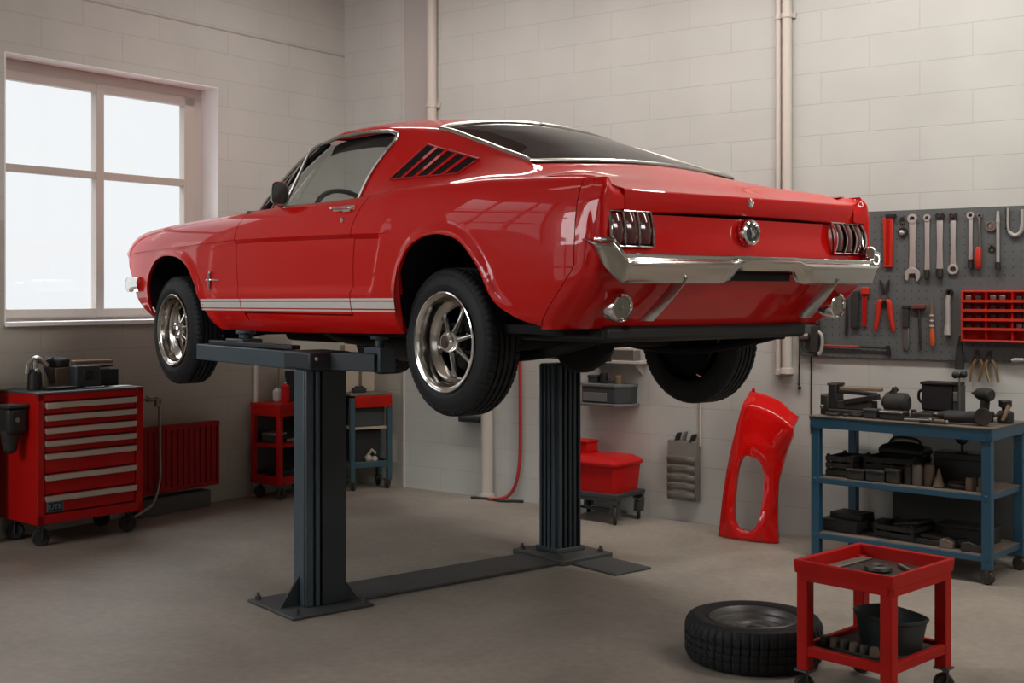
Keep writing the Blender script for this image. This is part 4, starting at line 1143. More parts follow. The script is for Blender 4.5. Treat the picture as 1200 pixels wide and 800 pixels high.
b = MB(); b.prism([(-.07, -.08), (.07, -.08), (.085, .09), (-.075, .095)], .018); one(b, 'parts_tray', BLK, 'flat black tray lying in front of the air gun on the tool chest', 'tray', .20, -2.80, .9075, -4, bevel=.004)
t = T('carton', 'open brown carton between the air gun and black case on the chest', 'carton', .085, -2.712, .9075, 4)
b = MB(); b.bx(-.06, .06, -.05, .05, 0, .125); b.build('carton_body', BROWN, t, bevel=.003)
b = MB(); b.box((-.01, .02, .155), (.10, .10, .06), (0.1, .15, .2)); b.build('dark_rag', BLK2, t, bevel=.015)
b = MB(); b.box((-.0, -.085, .175), (.05, .09, .012), (0.3, .15, .2)); b.build('flap', BLK2, t)
t = T('power_tool_case', 'black power tool case with a tan handle on the tool chest', 'tool case', .15, -2.575, .9075, -4)
b = MB(); b.bx(-.07, .07, -.085, .085, 0, .135); b.build('case_body', DGREY, t, bevel=.010)
b = MB(); b.bx(.0701, .078, -.03, .03, .05, .11); b.build('latch', BLK, t, bevel=.003)
b = MB(); b.bar((-.02, -.06, .155), (-.03, .22, .150), .045, .022); b.build('case_handle', TAN, t, bevel=.008)
t = T('tool_tray', 'long black open tray at the right end of the tool chest', 'tray', .10, -2.40, .9075, -4)
b = MB(); b.prism([(-.06, -.085), (.06, -.085), (.075, .075), (-.06, .09)], .105); b.build('tray_body', BLK, t, bevel=.008)
b = MB(); b.bar((.02, -.10, .115), (.0, .08, .122), .012, .012); b.build('rod', GREASE, t)
b = MB(); b.bar((0, -.05, .006), (.02, .05, .006), .03, .012); b.ball((.022, .06, .008), .008, 8); one(b, 'spanner', STEELM, 'small bright spanner lying at the front edge of the tool chest', 'spanner', .315, -2.62, .9075, -4)
b = MB(); b.prism([(-.04, -.05), (.05, -.06), (.045, .06), (-.04, .055)], .004); one(b, 'paper_sheet', WHITEP, 'pale sheet lying on the right end of the tool chest', 'paper', .29, -2.40, .9075, -4)
b = MB(); b.bx(-.06, .06, -.06, .06, 0, .98); b.bx(-.055, .055, -.05, .05, .98, 1.02); one(b, 'locker', BLK2, 'narrow dark locker at the left edge behind the tool chest', 'locker', AL + .065, -3.13, 0, bevel=.006)

# ---------------------------------------------------------------- radiator and its pipe
t = T('radiator', 'dark red panel radiator on the wall beside the tool chest', 'radiator', AL + .10, -1.735, .15)
RADR = mat('radiator_red', (.34, .010, .010), rough=.5, spec=.2)
b = MB(); L_ = .67
pts = []
n_ = 13
for i in range(n_):
    ya = -L_ / 2 + .02 + (L_ - .04) * i / n_; yb_ = ya + (L_ - .04) / n_
    pts += [(.024, ya + .002), (.042, ya + .007), (.042, yb_ - .007), (.024, yb_ - .002)]
rows = [[(x, y, z) for x, y in pts] for z in (.03, .05, .40, .42)]
b.grid(rows); b.bx(-.03, .022, -L_ / 2, L_ / 2, .0, .445); b.bx(.02, .046, -L_ / 2, L_ / 2, .415, .445); b.bx(.02, .044, -L_ / 2, L_ / 2, 0, .03)
b.bx(.02, .046, -L_ / 2, -L_ / 2 + .02, 0, .445); b.bx(.02, .046, L_ / 2 - .02, L_ / 2, 0, .445); b.build('panel', RADR, t, bevel=.003)
for y in (-.24, .24): b = MB(); b.bx(-.098, -.03, y - .02, y + .02, .05, .40); b.build('bracket', BLK, t)
b = MB(); b.bx(-.055, .055, -.30, .30, 0, .115); one(b, 'radiator_plinth', mat('plinth_grey', (.10, .10, .10), rough=.7), 'low dark grey plinth under the red radiator', 'plinth', AL + .06, -1.75, 0, bevel=.004)
t = T('supply_pipe', 'thin grey pipe with an elbow valve between chest and radiator', 'pipe', AL + .148, -1.93, 0)
b = MB(); b.tube(spline([(.02, -.17, .79), (.02, -.08, .79), (.02, -.02, .775), (.02, 0, .73), (.02, .0, .45), (.02, .0, .25), (.02, -.05, .10), (.02, -.14, .05), (.0, -.22, .012)], 7), .011, 10); b.build('pipe', STEELM, t)
b = MB(); b.cyl((.02, -.02, .735), (.02, -.02, .80), .020, 14); b.ball((.02, -.01, .775), .026, 12); b.tube([(.02, -.10, .79), (.02, -.06, .79)], .02, 12); b.build('valve', STEELM, t)

# ---------------------------------------------------------------- red shelf cart in the corner
t = T('shelf_cart', 'small red shelf cart on casters behind the left lift post', 'cart', .10, -.80, 0)
X0, X1, Y0_, Y1_ = -.145, .125, -.20, .24
b = MB()
for x in (X0, X1):
    for y in (Y0_, Y1_): b.bx(x - .018, x + .018, y - .018, y + .018, .105, .665)
for z0, z1 in ((.105, .165), (.60, .665)):
    for y in (Y0_, Y1_): b.bx(X0, X1, y - .014, y + .014, z0, z1)
    for x in (X0, X1): b.bx(x - .014, x + .014, Y0_, Y1_, z0, z1)
b.build('frame', TREDD, t, bevel=.005)
for z in (.12, .375): b = MB(); b.bx(X0, X1, Y0_, Y1_, z, z + .022); b.build('shelf', TREDD, t, bevel=.003)
b = MB(); b.bx(X0 - .02, X1 + .02, Y0_ - .02, Y1_ + .02, .66, .69); b.build('cart_top', TREDD, t, bevel=.004)
b = MB(); b.bx(X0 + .02, X1 - .02, Y1_ - .02, Y1_, .13, .64); b.bx(X0 , X0 + .01, Y0_ + .02, Y1_, .13, .64); b.build('back_panel', BLK, t)
for x, y in ((X0 + .03, Y0_ + .03), (X1 - .02, Y0_ + .03), (X1 - .02, Y1_ - .03), (X0 + .03, Y1_ - .03)): caster(t, x, y, .042, .03, .5, BLK2)
def box_thing(name, label, cat, a, y, z, dims, m, rz=0, lid=None, group=None, bevel=.006):
    t = T(name, label, cat, a, y, z, rz, group); w, d, h = dims
    b = MB(); b.bx(-w / 2, w / 2, -d / 2, d / 2, 0, h); b.build('body', m, t, bevel=bevel)
    b = MB(); b.bx(-w / 2 - .004, w / 2 + .004, -d / 2 - .004, d / 2 + .004, h * .78, h + .004); b.build('lid', lid or m, t, bevel=bevel)
    return t
def can_thing(name, label, cat, a, y, z, r, h, m, mc=None, neck=.5, group=None):
    t = T(name, label, cat, a, y, z, 0, group)
    b = MB(); b.lathe([(r * .94, 0), (r, .006), (r, h * .80), (r * neck, h * .90), (r * neck, h * .93)], 20); b.build('body', m, t)
    b = MB(); b.lathe([(r * neck * .9, h * .92), (r * neck * .9, h * .99), (r * neck * .7, h)], 16); b.build('cap', mc or BLK, t)
    return t
box_thing('parts_box', 'grey parts box on the middle shelf of the red shelf cart', 'box', .06, -.90, .398, (.13, .12, .07), BLK2, 4, STEELM)
box_thing('parts_box', 'flat dark box on the bottom shelf of the red shelf cart', 'box', .10, -.86, .143, (.16, .14, .05), BLK2, -6, GREASE)
b = MB(); b.bar((-.06, 0, .012), (.07, .02, .012), .03, .02); one(b, 'metal_bar', STEELM, 'pale metal bar lying on the middle shelf of the red shelf cart', 'bar', .15, -.78, .398, 60, bevel=.004)
can_thing('spray_can', 'red spray can with white tip on top of the red shelf cart', 'spray can', .18, -.90, .69, .031, .155, TRED, WHITEP, .28)
t = T('wall_brush', 'white headed brush standing upside down on the red shelf cart', 'brush', -.02, -.79, .69)
b = MB(); b.tube([(0, 0, .08), (.0, .02, .36)], .008, 10); b.build('brush_handle', TAN, t)
b = MB(); b.lathe([(.030, 0), (.036, .02), (.036, .07), (.014, .095)], 16); b.build('brush_head', WHITEP, t)
box_thing('tool_case', 'black case on the shelf cart behind the red spray can', 'tool case', .12, -.68, .69, (.18, .16, .22), BLK, 5)
b = MB(); b.tube([(0, 0, 0), (0, 0, 1.2)], .018, 12); b.box((0, 0, .006), (.06, .06, .012)); one(b, 'wall_conduit', PIPEW, 'short pale conduit in the room corner behind the shelf cart', 'pipe', AL + .025, -.95, 0)

# ---------------------------------------------------------------- blue cart with a red drawer
t = T('utility_cart', 'dark blue utility cart with a red top drawer in the room corner', 'cart', .34, -.215, 0, -25)
b = MB()
for x in (-.115, .09):
    for y in (-.15, .15): b.bx(x - .019, x + .019, y - .019, y + .019, .075, .70)
for y in (-.15, .15): b.bx(-.115, .09, y - .012, y + .012, .17, .215)
for x in (-.115, .09): b.bx(x - .012, x + .012, -.15, .15, .17, .215)
b.build('frame', BLUEC, t, bevel=.004)
b = MB(); b.bx(.095, .117, -.135, .165, .625, .715); b.build('drawer_front', TREDD, t, bevel=.006)
b = MB(); b.bx(-.13, .11, -.17, .17, .715, .735); b.build('cart_top', WOODT, t, bevel=.004)
b = MB(); b.bx(-.11, .085, -.14, .14, .18, .20); b.bx(-.11, .085, -.14, .14, .46, .478); b.build('shelf', CARTON, t)
b = MB(); b.bx(-.11, -.10, -.14, .14, .2, .71); b.build('back_panel', BLK, t)
for x, y in ((-.10, -.14), (.08, -.14), (.08, .14), (-.10, .14)): caster(t, x, y, .026, .02, .3, BLK2)
box_thing('plastic_crate', 'black crate on the lower shelf of the blue utility cart', 'crate', .31, -.195, .2005, (.11, .20, .24), BLK, -25, BLK2)
box_thing('plastic_bin', 'black bin on the upper shelf of the blue utility cart', 'bin', .33, -.21, .4785, (.16, .24, .14), DGREY, -25, BLK)
b = MB(); b.ball((0, 0, .03), .03, 10); b.ball((.02, .04, .025), .026, 10); b.tube([(-.02, -.02, .03), (.02, .02, .10), (.01, .05, .07)], .012, 8); one(b, 'rag_bundle', CARTON, 'pale rag bundle in front of the black crate on the blue utility cart', 'rag', .378, -.228, .2005, -25)
t = T('carton', 'beige carton leaning on the wall on top of the blue utility cart', 'carton', .27, -.225, .736, -25)
b = MB(); b.bx(-.05, .05, -.13, .11, 0, .36); b.build('carton_body', CARTON, t, bevel=.004)
b = MB(); b.bx(.0505, .053, -.02, .005, .0, .36); b.build('tape', BROWN, t)
b = MB(); b.bx(-.03, .03, -.05, .05, 0, .035); b.bx(-.02, .02, -.03, .03, .035, .05); one(b, 'tool_tin', BLK, 'small black tin in front of the beige carton on the blue cart', 'tin', .345, -.30, .736, -25, bevel=.004)

# ---------------------------------------------------------------- back wall: hose, bracket, wall bins
pts = spline([(1.655, -.03, 1.6), (1.655, -.03, 1.2), (1.658, -.03, .92), (1.66, -.03, .55), (1.655, -.03, .30), (1.625, -.035, .13), (1.57, -.05, .04), (1.50, -.09, .012), (1.44, -.12, .012)], 8)
b = MB(); b.tube(pts, .013, 10); o = one(b, 'air_hose', HOSE, 'red hose hanging down the wall left of the right lift post', 'hose', 0, 0, 0)
b = MB(); b.tube(spline([(1.30, -.14, .010), (1.42, -.10, .010), (1.55, -.12, .010), (1.64, -.07, .010), (1.70, -.05, .010)], 6), .010, 8); one(b, 'floor_cable', BLK2, 'dark cable on the floor by the foot of the cream pipe', 'cable', 0, 0, 0)
b = MB(); b.bx(-.10, .10, -.07, 0, 0, .045); b.bx(-.09, .10, -.085, -.06, .02, .045); one(b, 'wall_bracket', DGREY, 'small grey bracket on the wall beside the cream floor pipe', 'bracket', 1.225, -.002, .545, bevel=.004)
def wallbin(label, a, z, w, d, h, items):
    t = T('wall_bin', label, 'wall bin', a, -.002, z)
    pts = [(-w / 2, 0), (w / 2, 0), (w / 2, -d * .55), (w * .30, -d), (-w * .36, -d), (-w / 2, -d * .6)]
    b = MB(); b.prism(pts, h, h0=.018); b.build('bin_body', DGREY, t, bevel=.006)
    b = MB(); b.prism([(x * 1.10, y * 1.10) for x, y in pts], .018); b.build('shelf_lip', mat('bin_grey', (.14, .145, .145), rough=.5) if 'bin_grey' not in bpy.data.materials else bpy.data.materials['bin_grey'], t, bevel=.004)
    b = MB(); b.prism([(x * 1.04, y * 1.04) for x, y in pts], h + .012, h0=h - .006); b.build('rim', bpy.data.materials['bin_grey'], t, bevel=.003)
    b = MB(); b.bx(-w * .36, w * .14, -d - .004, -d + .002, .03, h * .66); b.build('label_window', bpy.data.materials['bin_grey'], t, bevel=.002)
    return t
wallbin('grey wall bin holding small tools above the red toolbox', 2.42, .735, .38, .17, .135, 0)
ZB1 = .735 + .147
can_thing('bottle', 'black bottle in the middle of the grey wall bin', 'bottle', 2.405, -.10, ZB1, .028, .085, BLK, BLK, .45)
can_thing('jar', 'copper coloured jar at the right end of the grey wall bin', 'jar', 2.515, -.09, ZB1, .026, .06, BRASS, BRASS, .7)
box_thing('tool_box', 'small dark box at the left end of the grey wall bin', 'box', 2.325, -.09, ZB1, (.07, .06, .05), BLK2, 0)
b = MB(); b.bar((-.05, 0, .012), (.05, .01, .014), .018, .016); b.cyl((.0, .0, .02), (.0, .0, .035), .012, 10); one(b, 'nozzle', BLK2, 'black nozzle lying beside the copper jar on the grey wall bin', 'nozzle', 2.455, -.115, ZB1)
t = T('wall_shelf', 'short pale wall shelf seen between the axle and right rear wheel', 'shelf', 2.50, -.002, 1.02)
b = MB(); b.bx(-.20, .20, -.12, 0, 0, .02); b.build('board', MFRAME, t, bevel=.003)
for x in (-.15, .15): b = MB(); b.prism([(0, 0), (.10, 0), (0, -.08)], .012, Matrix.Translation((x, 0, 0)) @ Matrix.Rotation(R(-90), 4, 'Z') @ Matrix.Rotation(R(90), 4, 'X')); b.build('bracket', MFRAME, t)
box_thing('parts_box', 'grey box at the right end of the short wall shelf under the car', 'box', 2.56, -.065, 1.0405, (.17, .09, .085), STEELM, 0, WHITEP)
box_thing('parts_box', 'low pale box at the left end of the short wall shelf under the car', 'box', 2.39, -.065, 1.0405, (.11, .08, .05), WHITEP, 0, BROWN)
# red toolbox on a dolly
t = T('dolly', 'black wheeled dolly under the red toolbox by the wall', 'dolly', 2.465, -.225, 0, -2)
b = MB(); b.bx(-.235, .235, -.17, .17, .165, .195); b.bx(-.23, .23, -.165, -.14, .14, .17); b.bx(-.23, .23, .14, .165, .14, .17); b.bx(-.20, .20, -.01, .01, .05, .07); b.build('platform', DGREY, t, bevel=.005)
for x in (-.20, .20):
    for y in (-.14, .14): caster(t, x, y, .060, .026, 2.15, BLK2)
t = T('toolbox', 'red plastic lidded toolbox sitting on the black dolly', 'toolbox', 2.465, -.225, .1955, -2)
b = MB()
def rr_pts(w, d, r, n=5): return [(sx * (w / 2 - r) + r * math.cos(a0 + math.pi / 2 * k / n), sy * (d / 2 - r) + r * math.sin(a0 + math.pi / 2 * k / n)) for sx, sy, a0 in ((1, 1, 0), (-1, 1, math.pi / 2), (-1, -1, math.pi), (1, -1, 1.5 * math.pi)) for k in range(n + 1)]
b.grid([[(x, y, z) for x, y in rr_pts(w, d, .03)] for w, d, z in ((.40, .30, 0), (.43, .33, .18))], close_v=True); b.f.append(tuple(range(24))); b.m.append(0); b.build('box_body', TRED, t, angle=40)
b = MB(); b.grid([[(x, y, z) for x, y in rr_pts(w, d, .035)] for w, d, z in ((.445, .345, .172), (.455, .355, .178), (.455, .355, .192), (.43, .33, .208), (.36, .26, .228), (.33, .23, .232))], close_v=True); b.f.append(tuple(range(24))[::-1]); b.m.append(0); b.f.append(tuple(range(120, 144))); b.m.append(0); b.build('box_lid', TRED, t, angle=25)
b = MB(); b.bx(-.02, .02, -.170, -.158, .14, .20); b.build('latch', TRED, t, bevel=.004)
box_thing('small_box', 'small red box lying on the left end of the toolbox lid', 'box', 2.31, -.195, .429, (.14, .12, .075), TRED, -6, TREDD)
# canvas pouch
t = T('tool_pouch', 'grey canvas tool pouch hanging on the wall left of the red fender', 'tool pouch', 2.975, -.004, .145)
b = MB(); rows = []
for z, d in ((0, .05), (.06, .062), (.20, .06), (.34, .055), (.385, .05)): rows.append([(-.105, 0, z), (-.105, -d, z), (-.04, -d - .006, z), (.04, -d - .006, z), (.105, -d, z), (.105, 0, z)])
b.grid(rows); b.f.append((0, 1, 2, 3, 4, 5)); b.m.append(0); b.f.append(tuple(range(24, 30))); b.m.append(0); b.build('pouch_body', GREYC, t, angle=30)
for z in (.05, .11, .165, .225, .285):
    b = MB(); b.grid([[(x, -.062 - .012 * q, z + dz) for x in (-.10, -.035, .035, .10)] for dz, q in ((-.045, .4), (-.02, .9), (0, 1.1), (.002, .2))]); b.build('pocket', GREYC, t, solid=.003)
b = MB(); b.bar((-.05, -.03, .38), (-.03, -.03, .435), .05, .012); b.bar((.06, -.03, .38), (.08, -.03, .43), .06, .01); b.build('dark_tool', BLK, t); b = MB(); b.bar((.0, -.035, .37), (.022, -.035, .45), .028, .02); b.build('steel_tool', STEELM, t, bevel=.004)
b = MB(); b.tube([(0, -.010, 0), (0, -.010, .72)], .007, 8); b.bx(-.012, .012, -.02, 0, .70, .72); one(b, 'wall_cable', PIPEW, 'pale cable conduit rising from the canvas tool pouch', 'cable', 3.085, -.002, .50)

# ---------------------------------------------------------------- leaning red fender
LE = pchip([0, .05, .25, .45, .65, .80, .87], [3.375, 3.380, 3.390, 3.408, 3.436, 3.462, 3.475])
RE = pchip([0, .2, .4, .5, .62, .70, .75, .87], [3.765, 3.745, 3.738, 3.748, 3.772, 3.800, 3.815, 3.815])
def ftop(u): return .875 - .012 * u - .120 * max(u, 0) ** 2.2
t = T('fender_panel', 'loose red car fender with a long opening leaning on the back wall', 'fender', 3.55, -.20, 0)
b = MB(); NW = 56; rowsL, rowsR = [], []
zc_, zh, ah, ac = .285, .228, .094, 3.575
ws = sorted(set([round(i / NW, 4) for i in range(NW + 1)] + [round((zc_ + zh * math.cos(q)) / .87, 4) for q in np.linspace(0, math.pi, 40)]))
def fpt(a, w, off=0):
    L, R_ = LE(w * .87), RE(w * .87); u = (a - L) / (R_ - L)
    z = ftop(u) * w
    lean = -.165 + .185 * w                                   # local y, negative = towards the room
    bulge = -.050 * math.sin(math.pi * min(max(w, 0), 1)) ** .8 * (1 - .6 * abs(2 * u - 1)) - .06 * sst(.62, 1.0, u) * sst(.6, .95, w) + .05 * sst(.90, 1.0, w)
    roll = .035 * (abs(2 * u - 1) ** 4)
    dh = ((a - ac - .03 * (z - zc_)) / (ah + .05)) ** 2 + ((z - zc_) / (zh + .05)) ** 2
    lip = -.010 * math.exp(-((math.sqrt(dh) - 1.0) / .18) ** 2)
    return (a - 3.55, lean + bulge + roll + lip + off, z + .004)
for w in ws:
    z = w * .87; q = (z - zc_) / zh
    half = ah * (1 - abs(q) ** 3.2) ** (1 / 3.2) if abs(q) < 1 else 0
    c = ac + .03 * (z - zc_)
    L, R_ = LE(z), RE(z)
    rl = [fpt(L + (c - half - L) * k / 12, w) for k in range(13)]
    rr2 = [fpt(c + half + (R_ - c - half) * k / 12, w) for k in range(13)]
    if half > 0.0: 
        p = rl[-1]; rl += [(p[0], p[1] + .02, p[2]), (p[0] - .002, p[1] + .045, p[2])]; p = rr2[0]; rr2 = [(p[0] + .002, p[1] + .045, p[2]), (p[0], p[1] + .02, p[2])] + rr2
    else: rl += [rl[-1], rl[-1]]; rr2 = [rr2[0], rr2[0]] + rr2
    p = rl[0]; rl = [(p[0] + .004, p[1] + .03, p[2])] + rl; p = rr2[-1]; rr2 = rr2 + [(p[0] - .004, p[1] + .03, p[2])]
    rowsL.append(rl); rowsR.append(rr2)
b.grid(rowsL); b.grid(rowsR)
fpo = b.build('panel', RED, t, angle=50, weld=.0006)
md = fpo.modifiers.new('s', 'SOLIDIFY'); md.thickness = .004; md.offset = 0
b = MB(); q_ = fpt(LE(.87) + .03, 1.0); b.box((q_[0], q_[1] + .005, q_[2] + .006), (.02, .012, .03)); b.build('mount_tab', TRED, t, bevel=.003)

# ---------------------------------------------------------------- pegboard and what hangs on it
b = MB(); b.bx(3.777, 6.0, -.022, -.004, 1.103, 1.972)
pegb = one(b, 'pegboard', PEG, 'large grey pegboard on the back wall right of the car', 'pegboard', 0, 0, 0, bevel=.002)
nt = PEG.node_tree; bs = nt.nodes['Principled BSDF']
tc = nt.nodes.new('ShaderNodeTexCoord'); vm = nt.nodes.new('ShaderNodeVectorMath'); vm.operation = 'SCALE'; vm.inputs['Scale'].default_value = 1 / .0435; nt.links.new(tc.outputs['Object'], vm.inputs[0])
fr = nt.nodes.new('ShaderNodeVectorMath'); fr.operation = 'FRACTION'; nt.links.new(vm.outputs[0], fr.inputs[0])
sb = nt.nodes.new('ShaderNodeVectorMath'); sb.operation = 'SUBTRACT'; sb.inputs[1].default_value = (.5, .5, .5); nt.links.new(fr.outputs[0], sb.inputs[0])
ml = nt.nodes.new('ShaderNodeVectorMath'); ml.operation = 'MULTIPLY'; ml.inputs[1].default_value = (1, 0, 1); nt.links.new(sb.outputs[0], ml.inputs[0])
ln = nt.nodes.new('ShaderNodeVectorMath'); ln.operation = 'LENGTH'; nt.links.new(ml.outputs[0], ln.inputs[0])
lt = nt.nodes.new('ShaderNodeMath'); lt.operation = 'LESS_THAN'; lt.inputs[1].default_value = .085; nt.links.new(ln.outputs['Value'], lt.inputs[0])
mxr = nt.nodes.new('ShaderNodeMix'); mxr.data_type = 'RGBA'; src = bs.inputs['Base Color'].links[0].from_socket
nt.links.new(lt.outputs[0], mxr.inputs[0]); nt.links.new(src, mxr.inputs[6]); mxr.inputs[7].default_value = (.02, .02, .02, 1); nt.links.new(mxr.outputs[2], bs.inputs['Base Color'])
YB_ = -.0235                                       # face of the pegboard
def ring_(mb, c, ro, ri, th, n=24):
    M = XZ @ Matrix.Translation((c[0], c[1], 0)); mb.lathe([(ri, 0), (ro, 0), (ro, th), (ri, th), (ri, 0)], n, M, cap=False)
def peg(par, x=0, z=0): b = MB(); b.cyl((x, .001, z), (x, -.026, z + .004), .004, 8); b.build('peg', BOLT, par)
def wrench(label, a, z1, z0, w, top='ring', bot='open', m=None, group=None, tilt=0, wt=None):
    t = T('wrench', label, 'wrench', a, YB_, z1); L = z1 - z0; m = m or STEELC
    w2 = wt or w
    b = MB(); n = 12
    b.prism([(-w * .42, -.02), (w * .42, -.02), (w * .36, -L * .5), (w * .46, -L + w * .9), (-w * .46, -L + w * .9), (-w * .36, -L * .5)], .011, XZ, h0=.003); b.prism([(-w * .16, -.04), (w * .16, -.04), (w * .16, -L + w * 1.6), (-w * .16, -L + w * 1.6)], .0125, XZ, h0=.005)
    b.build('shaft', m, t, bevel=.002)
    h = MB()
    if top == 'ring': ring_(h, (0, -.012), w2 * .60, w2 * .32, .016)
    else: h.prism([(-w * .5, -.03), (-w * .62, 0), (-w * .35, .012), (0, .0), (w * .35, .012), (w * .62, 0), (w * .5, -.03)], .013, XZ)
    h.build('ring_end', m if top == 'ring' else BLK, t)
    h = MB()
    if bot == 'ring': ring_(h, (0, -L + w * .6), w * .82, w * .46, .016)
    elif bot == 'open':
        r = w * 1.25; out = []
        for k in range(-60, 241, 15): out.append((r * math.cos(R(k)), -L + r * .8 + r * math.sin(R(k))))
        r = w * .98; out = [(r * math.cos(R(k)), -L + r * .7 + r * math.sin(R(k))) for k in range(-55, 236, 15)] + [(-w * .5, -L + r * .35), (-w * .45, -L + r * .9), (w * .35, -L + r * .95), (w * .5, -L + r * .3)]
        h.prism(out, .014, XZ)
    else: h.cyl((0, -.014, -L + .05), (0, -.014, -L), w * .48, 16)
    h.build('jaw' if bot == 'open' else 'lower_end', m if bot != 'socket' else GREASE, t, bevel=.0015)
    peg(t, 0, -.012)
    return t
G1 = 'wrenches in the top row of the pegboard'
wrench('large chrome wrench with a wide open jaw, biggest on the pegboard', 4.468, 1.932, 1.56, .046, 'ring', 'open', STEELC, G1)
wrench('slim chrome wrench with a dark socket end right of the largest wrench', 4.553, 1.934, 1.574, .034, 'ring', 'socket', STEELC, G1)
wrench('long straight chrome wrench with a dark notched head', 4.625, 1.936, 1.579, .042, 'claw', 'socket', STEELC, G1)
wrench('chrome wrench with an open ring at its lower end', 4.70, 1.933, 1.602, .036, 'claw', 'ring', STEELC, G1)
wrench('thin chrome ratchet wrench left of the red handled screwdriver', 4.797, 1.939, 1.63, .028, 'ring', 'socket', STEELC, G1, wt=.034)
t = T('screwdriver', 'screwdriver with a red handle hanging down from a ring head', 'screwdriver', 4.847, YB_, 1.938)
b = MB(); ring_(b, (0, -.012), .015, .008, .012); b.cyl((0, -.010, -.03), (.004, -.010, -.20), .0065, 10); b.bar((0, -.01, -.02), (.002, -.01, -.07), .018, .012); b.build('blade', STEELM, t)
b = MB(); b.tube([(.0, -.020, -.19), (-.004, -.020, -.21), (-.006, -.020, -.26), (-.006, -.020, -.30), (-.004, -.020, -.312)], [.012, .0195, .021, .018, .010], 14); b.build('handle', REDH, t); peg(t, 0, -.012)
t = T('flat_bar', 'long red flat bar with a dark hook at the top left of the pegboard', 'bar', 4.325, YB_, 1.64)
b = MB(); b.prism([(-.030, .29), (.030, .30), (.026, 0), (-.022, 0)], .018, XZ); b.build('bar', REDH, t, bevel=.003); b = MB(); b.prism([(-.010, .02), (.010, .02), (.012, .28), (-.008, .28)], .021, XZ, h0=.015); b.build('bar_rib', TREDD, t)
b = MB(); b.bx(-.012, .045, -.024, 0, .292, .310); b.build('hook', BLK, t)
t = T('hook_ring', 'small dark hook with a silver ball left of the largest wrench', 'hook', 4.411, YB_, 1.865)
b = MB(); b.tube(spline([(.012, -.008, .055), (.0, -.008, .066), (-.014, -.008, .055), (-.010, -.008, .035), (.008, -.008, .03)], 5), .005, 8); ring_(b, (0, -.02), .028, .020, .010); b.build('hook', GREASE, t); b = MB(); b.ball((-.004, -.014, -.025), .017, 12); b.build('ball', STEELC, t)
b = MB(); ring_(b, (0, 0), .029, .021, .010, 28); b.lathe([(.021, .001), (.0005, .003)], 20, XZ); o = one(b, 'hose_clamp', STEELM, 'round hose clamp ring right of the red handled screwdriver', 'hose clamp', 4.907, YB_ - .0005, 1.863)
t = T('extension_bar', 'long chrome extension bar with a black socket at its foot', 'extension bar', 4.947, YB_, 1.633)
b = MB(); b.cyl((0, -.013, .02), (0, -.013, .25), .0095, 12); b.cyl((0, -.013, .25), (0, -.013, .312), .012, 12, .007); b.build('bar', STEELC, t); b = MB(); b.cyl((0, -.018, -.012), (0, -.018, .028), .017, 16, .014); b.build('socket', BLK, t)
t = T('shackle', 'chrome U shaped shackle at the right edge of the pegboard', 'shackle', 5.045, YB_, 1.81)
b = MB(); b.tube(spline([(-.045, -.012, .15), (-.045, -.012, .05), (-.035, -.012, .015), (-.008, -.012, -.003), (.02, -.012, .012), (.03, -.012, .05), (.032, -.012, .14)], 6), [.007] * 12 + [.011] * 19 + [.0095] * 6, 10); b.build('bow', STEELC, t); b = MB(); b.tube([(-.052, -.010, .15), (-.052, -.010, .03)], .006, 8); b.build('rubber_edge', BLK, t)
t = T('mount_ring', 'small faint ring hanging below the round hose clamp', 'ring', 4.911, YB_, 1.735)
b = MB(); ring_(b, (0, 0), .018, .013, .006, 20); b.build('ring', GREASE, t); peg(t, 0, .018)
# middle row
b = MB(); b.tube([(0, -.006, 0), (.002, -.006, .14), (-.002, -.006, .28)], [.009, .007, .006], 8); one(b, 'strap', BLK, 'thin black strap, leftmost in the middle row of the pegboard', 'strap', 4.07, YB_, 1.245)
t = T('file', 'thick black file left of the red topped scraper', 'file', 4.129, YB_, 1.281)
b = MB(); b.bx(-.026, .022, -.022, 0, 0, .22); b.bx(-.018, .016, -.026, -.02, .01, .21); b.build('blade', BLK2, t, bevel=.003); peg(t, 0, .215)
t = T('scraper', 'red topped scraper left of the red handled pliers', 'scraper', 4.181, YB_, 1.292)
b = MB(); b.prism([(-.011, 0), (.012, 0), (.016, .19), (-.010, .19)], .013, XZ); b.build('handle', TREDD, t, bevel=.002); b = MB(); b.bx(-.016, .034, -.024, 0, .19, .232); b.build('head', REDH, t, bevel=.004)
t = T('pliers', 'large pliers with spread red handles on the pegboard', 'pliers', 4.305, YB_, 1.264)
for s in (-1, 1):
    b = MB(); b.tube(spline([(s * .012, -.014, .185), (s * .030, -.016, .165), (s * .038, -.016, .10), (s * .055, -.016, .0)], 5), [.008, .010, .013, .0145, .015, .015, .015, .015, .015, .015, .015, .015, .0145, .0135, .012, .008], 10); b.build('handle', REDH, t)
    b = MB(); b.prism([(s * .004, .20), (s * .022, .24), (s * .030, .305), (s * .012, .285), (s * .002, .235)], .016, XZ, h0=.006); b.build('jaw', GREASE, t)
b = MB(); b.cyl((0, -.004, .195), (0, -.024, .195), .017, 16); b.build('pivot', STEELM, t)
t = T('chisel', 'steel cold chisel with a dark grip below the slim wrench', 'chisel', 4.431, YB_, 1.157)
b = MB(); b.prism([(-.016, .02), (-.004, 0), (.010, 0), (.016, .02), (.016, .13), (-.016, .13)], .012, XZ); b.build('blade', STEELM, t, bevel=.002); b = MB(); b.bx(-.019, .017, -.020, 0, .13, .24); b.build('grip', BLK2, t, bevel=.003); b = MB(); b.bx(-.022, .022, -.022, 0, .24, .262); b.build('cap', GREASE, t, bevel=.003)
t = T('hammer', 'thin hammer with a rust red head right of the cold chisel', 'hammer', 4.508, YB_, 1.159)
